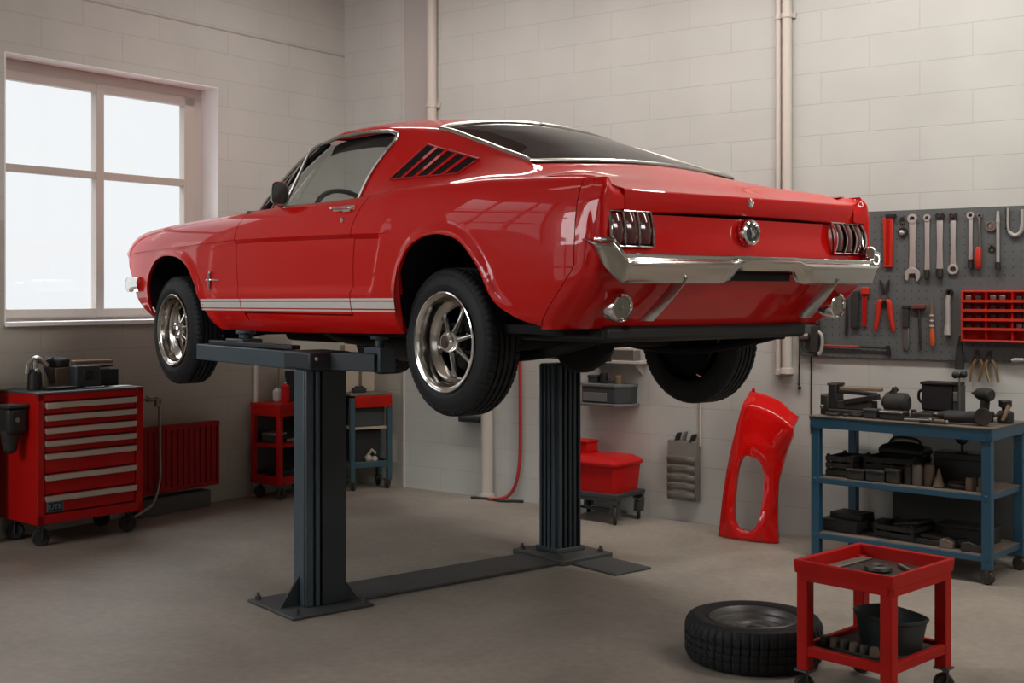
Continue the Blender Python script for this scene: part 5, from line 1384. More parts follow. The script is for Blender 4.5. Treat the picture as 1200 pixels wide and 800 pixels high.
b = MB(); b.tube([(.008, -.010, 0), (.0, -.010, .24)], [.006, .008], 8); b.build('handle', GREASE, t); b = MB(); b.bar((-.045, -.014, .25), (.038, -.014, .252), .024, .026); b.build('head', mat('rust_red', (.18, .05, .035), rough=.6, metal=.3), t, bevel=.004)
t = T('screwdriver', 'orange handled screwdriver with pale bands left of the socket bar', 'screwdriver', 4.583, YB_, 1.186)
b = MB(); b.tube([(.003, -.016, 0), (.003, -.016, .02), (.002, -.016, .06), (.0, -.016, .10)], [.010, .015, .015, .012], 12); b.build('handle', mat('handle_orange', (.60, .10, .03), rough=.4), t); b = MB(); b.tube([(.0, -.014, .10), (-.002, -.014, .12), (-.002, -.014, .20), (-.003, -.014, .255)], [.011, .012, .009, .004], 10); b.build('shaft', BRASS, t); b = MB()
for z in (.115, .145, .175): b.tube([(-.001, -.014, z - .004), (-.001, -.014, z + .004)], .0135, 12)
b.build('band', WHITEP, t)
t = T('socket_bar', 'stout chrome socket bar with a brown ring left of the parts organizer', 'socket bar', 4.674, YB_, 1.251)
b = MB(); b.tube([(0, -.018, .05), (0, -.018, .20), (.004, -.018, .225)], [.015, .014, .012], 14); b.cyl((-.002, -.018, 0), (-.002, -.018, .055), .020, 16, .017); b.build('bar', STEELC, t, angle=50); b = MB(); ring_(b, (.006, .242), .021, .011, .018); b.build('ring', GREASE, t)
# organizer
t = T('parts_organizer', 'bright red compartment rack of small parts on the pegboard', 'organizer', 4.958, YB_, 1.218)
b = MB(); w_, h_, d_ = .40, .285, .06
b.bx(-w_ / 2, w_ / 2, -.006, 0, 0, h_); b.build('back_panel', TREDD, t)
b = MB(); b.bx(-w_ / 2, -w_ / 2 + .008, -d_, 0, 0, h_); b.bx(w_ / 2 - .008, w_ / 2, -d_, 0, 0, h_); b.bx(-w_ / 2, w_ / 2, -d_, 0, 0, .010); b.bx(-w_ / 2, w_ / 2, -d_ * .7, 0, h_ - .01, h_); b.build('case', REDH, t, bevel=.002)
for i, z in enumerate((.066, .118, .170, .222)): b = MB(); b.bx(-w_ / 2 + .008, w_ / 2 - .008, -d_, -.006, z - .004, z + .004); b.bx(-w_ / 2 + .008, w_ / 2 - .008, -d_ - .004, -d_ + .004, z - .003, z + .012); b.build('shelf', REDH, t)
for x in (-.065, .075, .14): b = MB(); b.bx(x - .004, x + .004, -d_ + .006, -.006, .01, h_ - .01); b.build('divider', TRED, t)
rs = random.Random(3)
for i, z in enumerate((.070, .122, .174, .226)):
    for x in (-.165, -.11, -.03, .02, .11): 
        hh = rs.uniform(.022, .036); b = MB(); b.bx(x - .015, x + .015, -.045, -.015, z, z + hh); b.build('small_part', rs.choice([GREASE, STEELM, BLK2]), t, bevel=.003)
# lower left: hanging bar, tie down, cords
t = T('long_hammer', 'long red handled hammer lying across the foot of the pegboard', 'hammer', 3.931, YB_, 1.150)
b = MB(); b.tube([(0, -.014, .022), (.22, -.014, .020)], .0075, 10); b.build('handle', mat('handle_dull_red', (.32, .05, .035), rough=.5), t); b = MB(); b.tube([(.22, -.014, .020), (.40, -.014, .016)], .006, 8); b.prism([(.385, .032), (.405, .030), (.410, -.035), (.396, -.03), (.392, .0)], .022, XZ, h0=.006); b.build('head', BLK, t)
t = T('tie_down', 'black tie down strap with a silver drum and clip left on the pegboard', 'tie down', 3.85, YB_, 1.10)
b = MB(); b.bar((.04, -.010, .28), (.045, -.014, .19), .028, .008, (0, 1, 0)); b.bar((.03, -.02, .19), (.02, -.02, .03), .05, .022, (0, 1, 0)); b.build('webbing', BLK2, t, bevel=.003); b = MB(); b.tube([(-.065, -.022, .125), (-.01, -.022, .127)], [.021, .019], 16); b.build('drum', STEELM, t); b = MB(); b.tube(spline([(.045, -.02, .16), (.072, -.022, .13), (.075, -.022, .07), (.06, -.022, .02), (.05, -.02, .03)], 5), .010, 10); b.build('clip', STEELC, t); b = MB(); b.tube(spline([(-.06, -.02, .11), (-.05, -.02, .05), (-.01, -.02, .03), (.02, -.02, .06), (.0, -.02, .10)], 5), .006, 8); b.build('cord_loop', BLK, t)
b = MB(); b.tube(spline([(0, -.006, .42), (.003, -.006, .25), (.0, -.006, .05), (.004, -.006, .02)], 6), .0045, 8); b.ball((.004, -.008, .012), .013, 8); b.ball((.0, -.008, .035), .008, 8); one(b, 'pull_cord', BLK, 'thin black pull cord with a knot hanging left of the pegboard', 'cord', 3.762, -.006, .895)
b = MB(); b.tube([(0, 0, 0), (0, 0, .48)], .004, 8); one(b, 'cable', BLK, 'straight thin black cable running down the wall from the pegboard to the bench', 'cable', 3.838, -.006, .63)
t = T('brush', 'dark long bristled brush hanging over the lower pegboard edge', 'brush', 4.739, YB_, 1.058)
b = MB(); b.prism([(-.026, 0), (.022, 0), (.014, .13), (-.016, .13)], .03, XZ); b.build('bristles', BLK2, t); b = MB(); b.prism([(-.014, .125), (.012, .125), (.005, .19), (-.006, .19)], .016, XZ); b.build('handle', BLK, t, bevel=.003)
for a, lab in ((4.83, 'brass coloured pliers hanging crooked below the pegboard'), (4.913, 'brass coloured pliers with a round head hanging below the pegboard')):
    t = T('pliers', lab, 'pliers', a, YB_, .99)
    k = -1 if a < 4.9 else 1
    for s in (-1, 1):
        b = MB(); b.tube(spline([(.006 * s - .01 * k, -.010, .13), (s * .026 - .006 * k, -.012, .09), (s * .024 + .012 * k, -.012, .0)], 6), .0085, 8); b.build('handle', BRASS, t)
    b = MB(); b.cyl((-.01 * k, -.003, .135), (-.01 * k, -.02, .135), .014, 14); b.prism([(-.012 - .01 * k, .135), (.010 - .01 * k, .135), (.004 - .004 * k, .18), (-.006 - .004 * k, .178)], .014, XZ, h0=.004); b.build('head', GREASE, t)
b = MB(); b.tube([(-.03, -.012, 0), (-.01, -.012, .003), (.035, -.012, .004)], [.010, .014, .011], 12); one(b, 'door_bolt', STEELC, 'short bright bolt at the lower right of the pegboard', 'bolt', 5.05, YB_, 1.116)

# ---------------------------------------------------------------- blue workbench
BA, BY, BR = 4.605, -.385, -5.5
bench = T('workbench', 'blue steel workbench with two shelves under the pegboard', 'workbench', BA, BY, 0, BR)
W2_, D2 = 1.02, .50; hx, hy = W2_ / 2, D2 / 2
b = MB(); b.bx(-hx, hx, -hy, -hy + .03, .735, .795); b.bx(-hx, hx, hy - .03, hy, .735, .795); b.bx(-hx, -hx + .03, -hy, hy, .735, .795); b.bx(hx - .03, hx, -hy, hy, .735, .795); b.build('top_rail', BLUEB, bench, bevel=.004)
b = MB(); b.bx(-hx - .004, hx + .004, -hy - .004, hy + .004, .793, .801); b.build('bench_top', WOODT, bench, bevel=.002)
legs = [(-hx + .03, -hy + .025), (hx - .03, -hy + .025), (-hx + .03, hy - .025), (hx - .03, hy - .025)]
for i, (x, y) in enumerate(legs):
    zb = .0 if i in (0, 2) else .075
    b = MB(); b.bx(x - .025, x + .025, y - .022, y + .022, zb, .74); b.build('leg', BLUEB, bench, bevel=.003)
for z in (.425, .115):
    b = MB(); b.bx(-hx + .03, hx - .03, -hy + .004, -hy + .03, z, z + .032); b.bx(-hx + .03, hx - .03, hy - .03, hy - .004, z, z + .032); b.bx(-hx + .02, -hx + .04, -hy, hy, z, z + .03); b.bx(hx - .04, hx - .02, -hy, hy, z, z + .03); b.build('shelf_rail', BLUEB, bench, bevel=.003)
    b = MB(); b.bx(-hx + .02, hx - .02, -hy + .006, hy - .006, z + .030, z + .036); b.build('shelf_board', WOODT, bench)
for x, y in (legs[1], legs[3]):
    b = MB(); b.lathe([(.014, -.018), (.030, -.018), (.036, -.010), (.036, .010), (.030, .018), (.014, .018)], 22, Matrix.Translation((x, y, .036)) @ Matrix.Rotation(R(90), 4, 'X')); b.bx(x - .012, x + .012, y - .022, y + .022, .03, .08); b.build('caster', GREASE, bench)
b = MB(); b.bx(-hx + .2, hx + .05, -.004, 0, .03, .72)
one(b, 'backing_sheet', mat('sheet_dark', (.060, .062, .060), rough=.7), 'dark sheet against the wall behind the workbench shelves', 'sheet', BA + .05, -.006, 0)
cB, sB = math.cos(R(BR)), math.sin(R(BR))
def bp_(x, y): return BA + x * cB - y * sB, BY + x * sB + y * cB
def BT(name, label, cat, x, y, z, rz=0, group=None): a, yy = bp_(x, y); return T(name, label, cat, a, yy, z, BR + rz, group)
ZT1, ZS1, ZS2 = .8015, .4615, .1515
# top: vise
t = BT('machine_vise', 'long black machine vise with an upright post on the left of the workbench', 'vise', -.30, -.09, ZT1, 2)
b = MB(); b.bx(-.19, .14, -.055, .055, 0, .035); b.bx(-.17, .10, -.045, .045, .035, .085); b.build('bed', BLK2, t, bevel=.006)
b = MB(); b.bx(-.155, -.105, -.05, .05, .035, .175); b.bx(-.165, -.095, -.045, .045, .165, .178); b.build('upright_post', BLK, t, bevel=.005)
b = MB(); b.bx(-.20, -.15, -.06, .05, 0, .115); b.build('end_block', GREASE, t, bevel=.010); b = MB(); b.ball((-.185, -.062, .045), .013, 10); b.build('knob', STEELM, t)
b = MB(); b.bar((-.10, -.01, .150), (.14, .01, .150), .04, .018); b.build('slide_rail', TAN, t, bevel=.003); b = MB(); b.bar((-.10, -.03, .135), (.12, -.02, .125), .03, .022); b.bar((-.06, -.03, .075), (.14, -.03, .115), .04, .03); b.build('jaw_arm', BLK, t, bevel=.004)
t = BT('electric_motor', 'dark electric motor with a copper end right of the machine vise', 'motor', -.080, -.078, ZT1, 4)
b = MB(); b.tube([(-.06, 0, .085), (-.05, 0, .085), (.06, 0, .085), (.075, 0, .085)], [.040, .055, .055, .035], 22); b.build('motor_body', BLK2, t); b = MB(); b.tube([(-.075, 0, .088), (-.058, 0, .088)], [.024, .040], 18); b.build('end_bell', BRASS, t); b = MB(); b.bx(-.05, .06, -.045, .045, 0, .035); b.build('foot', BLK, t, bevel=.005); b = MB(); b.bar((-.03, 0, .13), (.005, .01, .165), .04, .03); b.tube([(.0, -.01, .12), (-.01, -.01, .17)], .012, 10); b.build('terminal_box', GREASE, t, bevel=.004)
box_thing('blue_case', 'small grey blue case in front of the electric motor on the workbench', 'case', *bp_(-.175, -.175), ZT1, (.075, .06, .05), DGREY, BR)
box_thing('flat_case', 'low dark case at the front of the workbench right of the motor', 'case', *bp_(-.055, -.165), ZT1, (.13, .07, .045), BLK2, BR, STEELM)
b = MB(); b.prism([(-.08, -.05), (.07, -.06), (.09, .03), (-.06, .06)], .022); b.prism([(-.05, -.04), (.06, -.03), (.05, .04), (-.06, .03)], .042, h0=.022); one(b, 'steel_plates', GREASE, 'stack of oily steel plates in front of the battery charger', 'plates', *bp_(.085, -.11), ZT1, BR + 5, bevel=.003)
# charger
t = BT('battery_charger', 'tall black battery charger box at the back of the workbench', 'battery charger', .115, .09, ZT1, 3)
b = MB(); b.bx(-.10, .07, -.06, .06, .045, .185); b.build('housing', BLK, t, bevel=.008); b = MB(); b.bx(-.095, .075, -.058, .058, 0, .044); b.build('base', BLK2, t, bevel=.006); b = MB(); b.bx(-.105, .10, -.065, .06, .185, .200); b.build('lid', BLK, t, bevel=.004)
b = MB(); b.bx(.072, .105, -.055, .055, .03, .185); b.build('side_panel', DGREY, t, bevel=.004); b = MB(); b.bx(.076, .10, -.060, -.054, .10, .15); b.build('gauge', STEELM, t, bevel=.003); b = MB(); b.tube(spline([(-.10, -.03, .08), (-.122, -.03, .10), (-.122, -.03, .14), (-.10, -.03, .155)], 5), .008, 8); b.build('side_handle', BLK, t)
t = BT('gauge_stick', 'thin rod with black knobs standing beside the battery charger', 'rod', .235, .02, ZT1, 0)
b = MB(); b.cyl((0, 0, 0), (0, 0, .235), .0045, 8); b.build('rod', STEELM, t); b = MB(); b.ball((-.022, 0, .245), .020, 12); b.ball((.022, 0, .250), .021, 12); b.ball((0, 0, .242), .014, 10); b.build('knob', BLK, t); b = MB(); b.cyl((0, 0, 0), (0, 0, .015), .03, 16, .022); b.build('foot', GREASE, t)
for (x, y, r, l, lab, mm) in ((.09, -.195, 12, .13, 'pale steel rod lying at the front edge of the workbench', STEELM), (.19, -.15, -18, .14, 'tan handled rod lying across the middle of the workbench', TAN), (.19, -.225, 2, .14, 'dull steel bar at the front right of the workbench', GREASE)):
    t = BT('tool_rod', lab, 'rod', x, y, ZT1, r); b = MB(); b.tube([(-l / 2, 0, .009), (l / 2, 0, .009)], .008, 10); b.build('shaft', mm, t); b = MB(); b.ball((l / 2 + .006, 0, .012), .0115, 10); b.build('tip', STEELM, t)
# grinder pile
t = BT('angle_grinder', 'black angle grinder with a grey disc lying on the right of the workbench', 'angle grinder', .365, -.165, ZT1, 6)
b = MB(); b.tube([(-.13, 0, .034), (-.12, 0, .034), (-.03, 0, .036), (.0, 0, .040), (.05, 0, .042)], [.018, .025, .026, .033, .033], 16); b.build('grinder_body', BLK2, t)
b = MB(); b.bx(.045, .095, -.028, .028, .014, .072); b.build('gear_head', GREASE, t, bevel=.010)
b = MB(); b.lathe([(.008, 0), (.014, .004), (.016, .0), (.044, .0), (.046, .003), (.044, .008), (.0005, .008)], 26, Matrix.Translation((.075, -.030, .050)) @ Matrix.Rotation(R(90), 4, 'X')); b.build('disc', GREASE, t)
b = MB(); b.tube([(.075, .02, .06), (.085, .10, .055)], [.011, .014], 10); b.build('side_handle', BLK, t)
t = BT('impact_driver', 'black impact driver standing on its battery at the right of the workbench', 'impact driver', .365, .035, ZT1, -30)
b = MB(); b.bx(-.045, .035, -.032, .032, 0, .048); b.build('battery', BLK, t, bevel=.006)
b = MB(); b.bar((-.005, 0, .045), (.006, 0, .125), .042, .036, (1, 0, 0)); b.build('grip', BLK2, t, bevel=.008)
b = MB(); b.tube([(.055, 0, .148), (.045, 0, .148), (-.03, 0, .148), (-.055, 0, .148), (-.075, 0, .148)], [.024, .033, .034, .026, .012], 16); b.build('motor_housing', BLK2, t)
b = MB(); b.tube([(-.072, 0, .148), (-.10, 0, .148)], [.010, .007], 10); b.build('chuck', STEELM, t)
t = BT('bar_clamp', 'brown handled bar clamp leaning beside the impact driver', 'clamp', .455, -.04, ZT1, 60)
b = MB(); b.bar((-.10, 0, .012), (.05, 0, .065), .022, .008); b.build('bar', GREASE, t); b = MB(); b.tube([(.03, -.01, .02), (.065, -.02, .10)], [.009, .012], 10); b.build('handle', TAN, t); b = MB(); b.bar((-.09, 0, .01), (-.09, .05, .03), .02, .03); b.build('jaw', BLK, t, bevel=.003)
t = BT('cordless_drill', 'dark cordless drill lying on its side before the angle grinder', 'drill', .245, -.075, ZT1, -8); b = MB(); b.tube([(-.09, 0, .032), (-.02, 0, .034), (.06, 0, .034), (.08, 0, .034)], [.018, .030, .030, .02], 16); b.build('motor_housing', BLK2, t); b = MB(); b.bar((.02, 0, .03), (.05, .10, .025), .035, .032); b.build('grip', BLK, t, bevel=.006); b = MB(); b.tube([(-.09, 0, .032), (-.125, 0, .032)], [.016, .011], 12); b.build('chuck', STEELM, t)
t = BT('grease_jar', 'black jar with a round cap at the far right of the workbench', 'jar', .465, .06, ZT1, 0); b = MB(); b.lathe([(.038, 0), (.042, .006), (.042, .055), (.030, .065)], 20); b.build('body', BLK2, t); b = MB(); b.lathe([(.018, .06), (.018, .08), (.032, .085), (.034, .115), (.030, .12)], 18); b.build('cap', BLK, t)
t = BT('hand_wheel', 'small dark hand wheel lying in front of the vise on the workbench', 'wheel', -.40, -.19, ZT1, 0)
b = MB(); b.tube([(.034 * math.cos(q), .034 * math.sin(q), .012) for q in np.linspace(0, 2 * math.pi, 25)[:-1]], .007, 8, closed=True); b.build('rim', GREASE, t); b = MB(); b.cyl((0, 0, 0), (0, 0, .022), .010, 12)
for q in (0, 2.09, 4.19): b.tube([(0, 0, .012), (.034 * math.cos(q), .034 * math.sin(q), .012)], .004, 6)
b.build('hub', GREASE, t)
b = MB(); b.tube(spline([(-.05, .0, .008), (-.02, .02, .010), (.02, -.015, .014), (.05, .01, .010), (.03, .035, .018), (-.02, .03, .020)], 6), .008, 8); one(b, 'chain_length', GREASE, 'short length of dark chain in front of the vise bed', 'chain', *bp_(-.29, -.185), ZT1, BR)
for x, y, hh, lab in ((.005, -.04, .05, 'dark socket standing left of the steel plates on the workbench'), (.035, .0, .038, 'shorter dark socket behind the steel plates on the workbench'),):
    t = BT('socket', lab, 'socket', x, y, ZT1); b = MB(); b.lathe([(.014, 0), (.017, .004), (.017, hh * .6), (.013, hh)], 16); b.build('body', GREASE, t); b = MB(); b.lathe([(.009, hh + .0005), (.0005, hh + .0005)], 12); b.build('bore', BLK, t)
b = MB(); b.bar((-.07, 0, .010), (.07, .012, .010), .020, .014); b.prism([(-.085, -.02), (-.065, -.022), (-.06, .02), (-.08, .024)], .018); one(b, 'hammer', GREASE, 'small dark hammer lying flat before the battery charger base', 'hammer', *bp_(.075, -.02), ZT1, BR - 12, bevel=.002)
for k, (x, y, w, d, h, lab) in enumerate(((-.395, -.11, .05, .09, .085, 'grey block inside the left slatted crate'), (-.335, -.06, .045, .12, .10, 'tall dark block inside the left slatted crate'), (-.20, -.03, .07, .13, .085, 'dark block at the left inside the long slatted crate'), (.015, -.03, .06, .12, .095, 'dark block at the right inside the long slatted crate'))):
    b = MB(); b.bx(-w / 2, w / 2, -d / 2, d / 2, 0, h); one(b, 'steel_block', GREASE if k % 2 == 0 else BLK2, lab, 'block', *bp_(x, y), ZS1 + .0085, BR + (4, -6, 8, -5)[k], bevel=.004)
# middle shelf
def crate(label, x, y, z, w, d, h, m, rz=0, slats=3):
    t = BT('slatted_crate', label, 'crate', x, y, z, rz)
    b = MB(); b.bx(-w / 2, w / 2, -d / 2, d / 2, 0, .008); b.build('base', m, t)
    for i in range(slats):
        z0 = .012 + (h - .012) * i / slats; z1 = z0 + (h - .012) / slats * .68; b = MB(); b.bx(-w / 2, w / 2, -d / 2, -d / 2 + .007, z0, z1); b.bx(-w / 2, w / 2, d / 2 - .007, d / 2, z0, z1); b.bx(-w / 2, -w / 2 + .007, -d / 2, d / 2, z0, z1); b.bx(w / 2 - .007, w / 2, -d / 2, d / 2, z0, z1); b.build('slat', m, t)
    b = MB()
    for sx in (-1, 1):
        for sy in (-1, 1): b.bx(sx * (w / 2 - .012) - .008, sx * (w / 2 - .012) + .008, sy * (d / 2 - .012) - .008, sy * (d / 2 - .012) + .008, .006, h); 
    b.build('corner_post', m, t); return t
crate('slatted crate at the left end of the middle bench shelf', -.36, -.08, ZS1, .17, .22, .125, GREASE)
crate('long slatted crate holding a black bag on the middle bench shelf', -.10, -.02, ZS1, .30, .22, .135, BLK2)
for x, w, h, lab in ((-.25, .10, .055, 'low grey box left of centre at the front of the middle bench shelf'), (-.135, .11, .06, 'dark box before the long crate on the middle bench shelf'), (-.035, .075, .075, 'square grey box before the long crate, left of the tins')):
    box_thing('parts_box', lab, 'box', *bp_(x, -.19), ZS1, (w, .07, h), GREASE if w != .11 else BLK2, BR)
t = BT('tool_bag', 'black tool bag on top of the long crate on the bench shelf', 'bag', -.06, .0, ZS1 + .137, 0); b = MB(); b.grid([[(x, y * k, z) for x, y in ((-.13 * kk, -.07), (.13 * kk, -.07), (.13 * kk, .07), (-.13 * kk, .07))] for kk, k, z in ((1, 1, 0), (1.02, 1.02, .03), (.9, .8, .055), (.5, .3, .07))], close_v=True); b.f.append((0, 1, 2, 3)); b.m.append(0); b.f.append((12, 13, 14, 15)); b.m.append(0); b.build('bag_body', BLK, t, bevel=.01, sub=1); b = MB(); b.tube(spline([(-.10, 0, .04), (-.06, 0, .085), (.06, 0, .085), (.10, 0, .04)], 6), .008, 8); b.build('strap', BLK2, t)
can_thing('oil_can', 'tall slim dark can right of the crates on the middle shelf', 'can', *bp_(.035, -.18), ZS1, .022, .115, GREASE, BLK, .4)
can_thing('paint_tin', 'pale ribbed tin near the middle of the middle bench shelf', 'tin', *bp_(.085, -.17), ZS1, .030, .115, mat('tin_pale', (.17, .15, .13), rough=.5, metal=.3), GREASE, .85)
can_thing('paint_tin', 'brown tin right of the pale ribbed tin', 'tin', *bp_(.145, -.16), ZS1, .028, .12, BROWN, BLK2, .8)
t = BT('funnel', 'small brown funnel standing upside down on the middle bench shelf', 'funnel', .205, -.18, ZS1); b = MB(); b.lathe([(.032, 0), (.030, .01), (.010, .075), (.006, .10)], 20); b.build('cone', BROWN, t); b = MB(); b.lathe([(.034, 0), (.034, .006)], 20); b.build('rim', GREASE, t)
box_thing('tool_case', 'large black case at the back right of the middle bench shelf', 'tool case', *bp_(.24, .06), ZS1, (.26, .16, .165), BLK, BR)
t = BT('work_lamp', 'round work lamp on the black case under the bench top', 'lamp', .25, .02, ZS1 + .1695); b = MB(); b.tube([(0, 0, 0), (0, 0, .06)], .008, 8); b.cyl((0, 0, 0), (0, 0, .008), .03, 16); b.build('stem', BLK, t); b = MB(); b.lathe([(.012, .03), (.03, .015), (.032, -.01)], 18, Matrix.Translation((0, -.005, .075)) @ Matrix.Rotation(R(80), 4, 'X')); b.build('lamp_head', BLK, t); b = MB(); b.lathe([(.029, -.005), (.0005, -.008)], 18, Matrix.Translation((0, -.012, .075)) @ Matrix.Rotation(R(80), 4, 'X')); b.build('lens', WHITEP, t)
b = MB(); b.tube(spline([(-.06, .02, .012), (0, -.01, .03), (.05, .0, .03), (.09, .03, .02)], 5), .012, 8); b.tube(spline([(-.05, .0, .012), (.02, -.03, .018), (.08, -.02, .012)], 5), .011, 8); one(b, 'cable_coil', GREASE, 'short loose cable right of the funnel on the middle bench shelf', 'cable', *bp_(.275, -.15), ZS1, BR)
can_thing('glass_jar', 'brown jar beside the right bench leg on the middle shelf', 'jar', *bp_(.375, -.18), ZS1, .026, .075, BROWN, GREASE, .85)
can_thing('glass_jar', 'slim brown bottle nearest the right bench leg on the middle shelf', 'jar', *bp_(.435, -.185), ZS1, .018, .09, BROWN, BLK2, .6)
# bottom shelf
t = BT('metal_case', 'dark metal case with a lid at the left of the bottom bench shelf', 'case', -.37, -.07, ZS2, -3); b = MB(); b.bx(-.11, .11, -.10, .10, 0, .06); b.build('body', BLK2, t, bevel=.004); b = MB(); b.bx(-.113, .113, -.103, .103, .06, .068); b.build('rim', GREASE, t, bevel=.002); b = MB(); b.bx(-.085, .11, -.05, .10, .068, .10); b.build('lid', BLK, t, bevel=.004)
crate('dark crate of flat plates in the middle of the bottom bench shelf', -.04, -.06, ZS2, .24, .24, .085, BLK2, -4, 2)
for i, (dx, dz, r) in enumerate(((-.03, .0, 14), (.02, .022, 12), (.05, .044, 9))):
    b = MB(); b.box((0, 0, 0), (.14, .17, .012), (0, R(-r), 0)); one(b, 'steel_plate', GREASE, ('lowest of three tilted steel plates in the dark crate', 'middle of three tilted steel plates in the dark crate', 'topmost of three tilted steel plates in the dark crate')[i], 'plate', *bp_(-.04 + dx, -.06), ZS2 + .045 + dz, BR - 4, bevel=.002)
b = MB(); b.prism([(-.09, -.05), (.08, -.06), (.10, .03), (-.07, .06)], .03); b.prism([(-.06, -.03), (.06, -.04), (.05, .04), (-.05, .04)], .05, h0=.03); one(b, 'gearbox_part', GREASE, 'flat gearbox part right of the dark crate on the bottom shelf', 'machine part', *bp_(.155, -.13), ZS2, BR, bevel=.004)
for x, y, w, lab in ((.25, -.17, .07, 'small pale block at the front of the bottom bench shelf'), (.33, -.10, .09, 'dark block behind the pale block on the bottom bench shelf'), (.385, -.18, .10, 'wedge shaped block beside the right leg on the bottom bench shelf')):
    b = MB(); b.prism([(-w / 2, 0), (w / 2, 0), (w / 2, .03), (-w * .1, .05), (-w / 2, .042)], .07, XZ @ Matrix.Translation((0, 0, -.03))); one(b, 'steel_block', WOODT if w == .07 else GREASE, lab, 'block', *bp_(x, y), ZS2, BR + 8, bevel=.003)
box_thing('parts_box', 'long black box at the back right of the bottom bench shelf', 'box', *bp_(.26, .08), ZS2, (.30, .14, .085), BLK2, BR)
box_thing('parts_box', 'flat black box between metal case and crate on the bottom shelf', 'box', *bp_(-.21, .03), ZS2, (.08, .16, .055), BLK, BR)

# ---------------------------------------------------------------- foreground cart
CA, CY_, CR = 5.213, -2.695, -10
t = T('tool_cart', 'small red two-tier tool cart in the right foreground', 'cart', CA, CY_, 0, CR)
hx, hy = .192, .218
def cpos(x, y): c, s = math.cos(R(CR)), math.sin(R(CR)); return CA + x * c - y * s, CY_ + x * s + y * c
for sx in (-1, 1):
    for sy in (-1, 1):
        x, y = sx * (hx - .022), sy * (hy - .022); b = MB(); b.bx(x - .023, x + .023, y - .023, y + .023, .095, .462); b.build('leg', TREDD, t, bevel=.004)
b = MB(); rows = []
for w, z in ((hx + .006, .455), (hx + .010, .500), (hx + .004, .503), (hx - .008, .500), (hx - .012, .452)):
    dy = hy - hx
    rows.append([(w, w + dy, z), (-w, w + dy, z), (-w, -w - dy, z), (w, -w - dy, z)])
b.grid(rows, close_v=True); b.build('tray_rim', TREDD, t, angle=25, bevel=.003)
b = MB(); b.bx(-hx + .004, hx - .004, -hy + .004, hy - .004, .440, .452); b.build('tray_floor', BLK2, t)
b = MB()
for s in (-1, 1): b.bx(-hx + .01, hx - .01, s * (hy - .004) - .008, s * (hy - .004) + .008, .428, .458); b.bx(s * (hx - .004) - .008, s * (hx - .004) + .008, -hy + .01, hy - .01, .425, .456)
b.build('apron', TREDD, t, bevel=.003)
b = MB()
for s in (-1, 1): b.bx(-hx + .02, hx - .02, s * (hy - .014) - .012, s * (hy - .014) + .012, .150, .188); b.bx(s * (hx - .014) - .012, s * (hx - .014) + .012, -hy + .02, hy - .02, .150, .188)
b.build('shelf_rail', TREDD, t, bevel=.004)
b = MB(); b.bx(-hx + .02, hx - .02, -hy + .02, hy - .02, .160, .172); b.build('shelf_floor', BLK2, t)
for sx in (-1, 1):
    for sy in (-1, 1): caster(t, sx * (hx - .02), sy * (hy - .02), .037, .032, .7, GREASE)
# in the tray
b = MB(); b.bx(-.165, .165, -.19, .19, 0, .004); one(b, 'tray_liner', mat('liner_oily', (.030, .027, .024), rough=.35, var=(14, .4)), 'oily dark liner in the top tray of the red cart', 'liner', *cpos(0, 0), .4525, CR)
t2 = T('bearing', 'round grey bearing lying in the top tray of the red cart', 'bearing', *cpos(.01, .01), .457, CR); b = MB(); b.lathe([(.020, 0), (.046, 0), (.052, .006), (.048, .016), (.034, .022), (.026, .020), (.020, .014), (.020, 0)], 30, cap=False); b.build('outer_ring', GREASE, t2); b = MB(); b.lathe([(.020, .002), (.0005, .002)], 20); b.build('bore', BLK, t2)
t2 = T('spanner', 'long dull spanner lying behind the bearing in the cart tray', 'spanner', *cpos(.10, .07), .457, CR - 38); b = MB(); b.tube([(-.09, 0, .008), (.08, 0, .008)], .007, 8); b.build('shaft', STEELM, t2); b = MB(); b.lathe([(.008, 0), (.016, 0), (.016, .012), (.008, .012), (.008, 0)], 16, Matrix.Translation((.094, 0, .001)), cap=False); b.build('ring_end', STEELM, t2)
b = MB(); b.prism([(-.03, -.12), (.02, -.13), (.03, .12), (-.02, .13)], .006); one(b, 'steel_strip', STEELM, 'flat steel strip along the left side of the cart tray', 'strip', *cpos(-.135, .05), .457, CR, bevel=.002)
# on the lower shelf
t2 = T('basin', 'dark oval basin standing on the lower shelf of the red cart', 'basin', *cpos(.035, .055), .1725, CR - 20)
def oval(w, d, z, p=.62, n=36): return [(w * math.copysign(abs(math.cos(q)) ** p, math.cos(q)), d * math.copysign(abs(math.sin(q)) ** p, math.sin(q)), z) for q in np.linspace(0, 2 * math.pi, n + 1)[:-1]]
b = MB(); b.grid([oval(.02, .02, .006), oval(.105, .070, .006), oval(.135, .088, .118), oval(.140, .093, .125), oval(.146, .098, .122), oval(.144, .096, .112), oval(.138, .091, .108), oval(.115, .078, .0), oval(.02, .02, .0)], close_v=True); b.build('basin_body', mat('basin_green', (.020, .028, .028), rough=.45), t2, angle=40)
t2 = T('socket_rail', 'rail of six worn sockets before the basin on the cart shelf', 'socket rail', *cpos(-.03, -.125), .1725, CR - 2); b = MB(); b.bx(-.125, .125, -.016, .016, 0, .010); b.build('rail', GREASE, t2, bevel=.002)
for i in range(6): b = MB(); x = -.105 + i * .042; b.tube([(x, .0, .008), (x, 0, .026), (x, 0, .040)], [.018, .018, .014], 14); b.build('socket', BROWN if i % 2 else GREASE, t2)

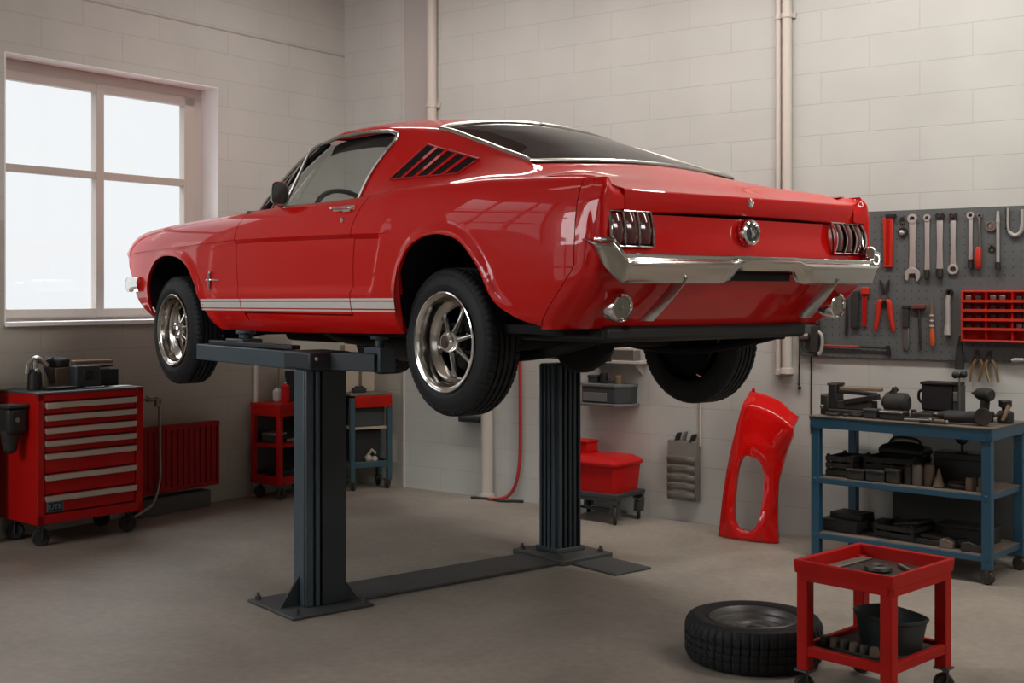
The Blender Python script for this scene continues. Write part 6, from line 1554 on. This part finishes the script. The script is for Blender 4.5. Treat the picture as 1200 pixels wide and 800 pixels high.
# ---------------------------------------------------------------- spare wheel on the floor
t = T('spare_wheel', 'black tyre on a grey steel rim lying on the floor', 'spare wheel', 4.655, -2.545, 0)
RAD = .278; HH = .175
prof = [(.175, .010), (.20, .002), (.24, .0), (.262, .006), (.272, .020), (.277, .036)]
for z in (.058, .086, .115): prof += [(RAD, z - .006), (RAD - .006, z - .004), (RAD - .006, z + .004), (RAD, z + .006)]
prof += [(.277, HH - .036), (.272, HH - .020), (.262, HH - .006), (.245, HH), (.243, HH - .002), (.240, HH + .001), (.21, HH + .002), (.188, HH - .006), (.175, HH - .018), (.168, HH - .022)]
b = MB(); N_ = 240; rows = []
for r, h in prof:
    rows.append([((r - (.006 if (q % 5 == 0 and .012 < h < HH - .012 and r > .265) else 0)) * math.cos(2 * math.pi * q / N_ + (.012 if h > .086 else 0)), (r - (.006 if (q % 5 == 0 and .012 < h < HH - .012 and r > .265) else 0)) * math.sin(2 * math.pi * q / N_ + (.012 if h > .086 else 0)), h) for q in range(N_)])
b.grid(rows, close_v=True); b.build('tyre', RUBBER, t, angle=28)
b = MB(); b.lathe([(.178, HH - .020), (.180, HH - .008), (.174, HH - .004), (.166, HH - .012), (.160, HH - .030), (.148, HH - .036), (.140, HH - .052), (.118, HH - .060), (.112, HH - .048), (.095, HH - .040), (.070, HH - .042), (.060, HH - .050), (.034, HH - .050), (.032, HH - .060), (.032, HH - .09)], 48, cap=False); b.build('rim', RIMG, t, angle=30)
b = MB(); b.lathe([(.033, HH - .085), (.0005, HH - .085)], 20); b.build('hub_hole', BLK, t)
# ------------------------------------------------------------------ camera
cam = bpy.data.cameras.new('camera'); co = bpy.data.objects.new('camera', cam); COL.objects.link(co)
co.location = (0, 0, HC); co.rotation_euler = (R(90), 0, 0)
cam.sensor_width = 36; cam.lens = FPX / 1200 * 36; cam.shift_y = -(400 - HY) / 1200; cam.clip_start = .05
SC.camera = co
vs = SC.view_settings; vs.view_transform = 'Standard'; vs.look = 'None'; vs.gamma = 1; vs.use_curve_mapping = False; vs.exposure = EXPOSURE
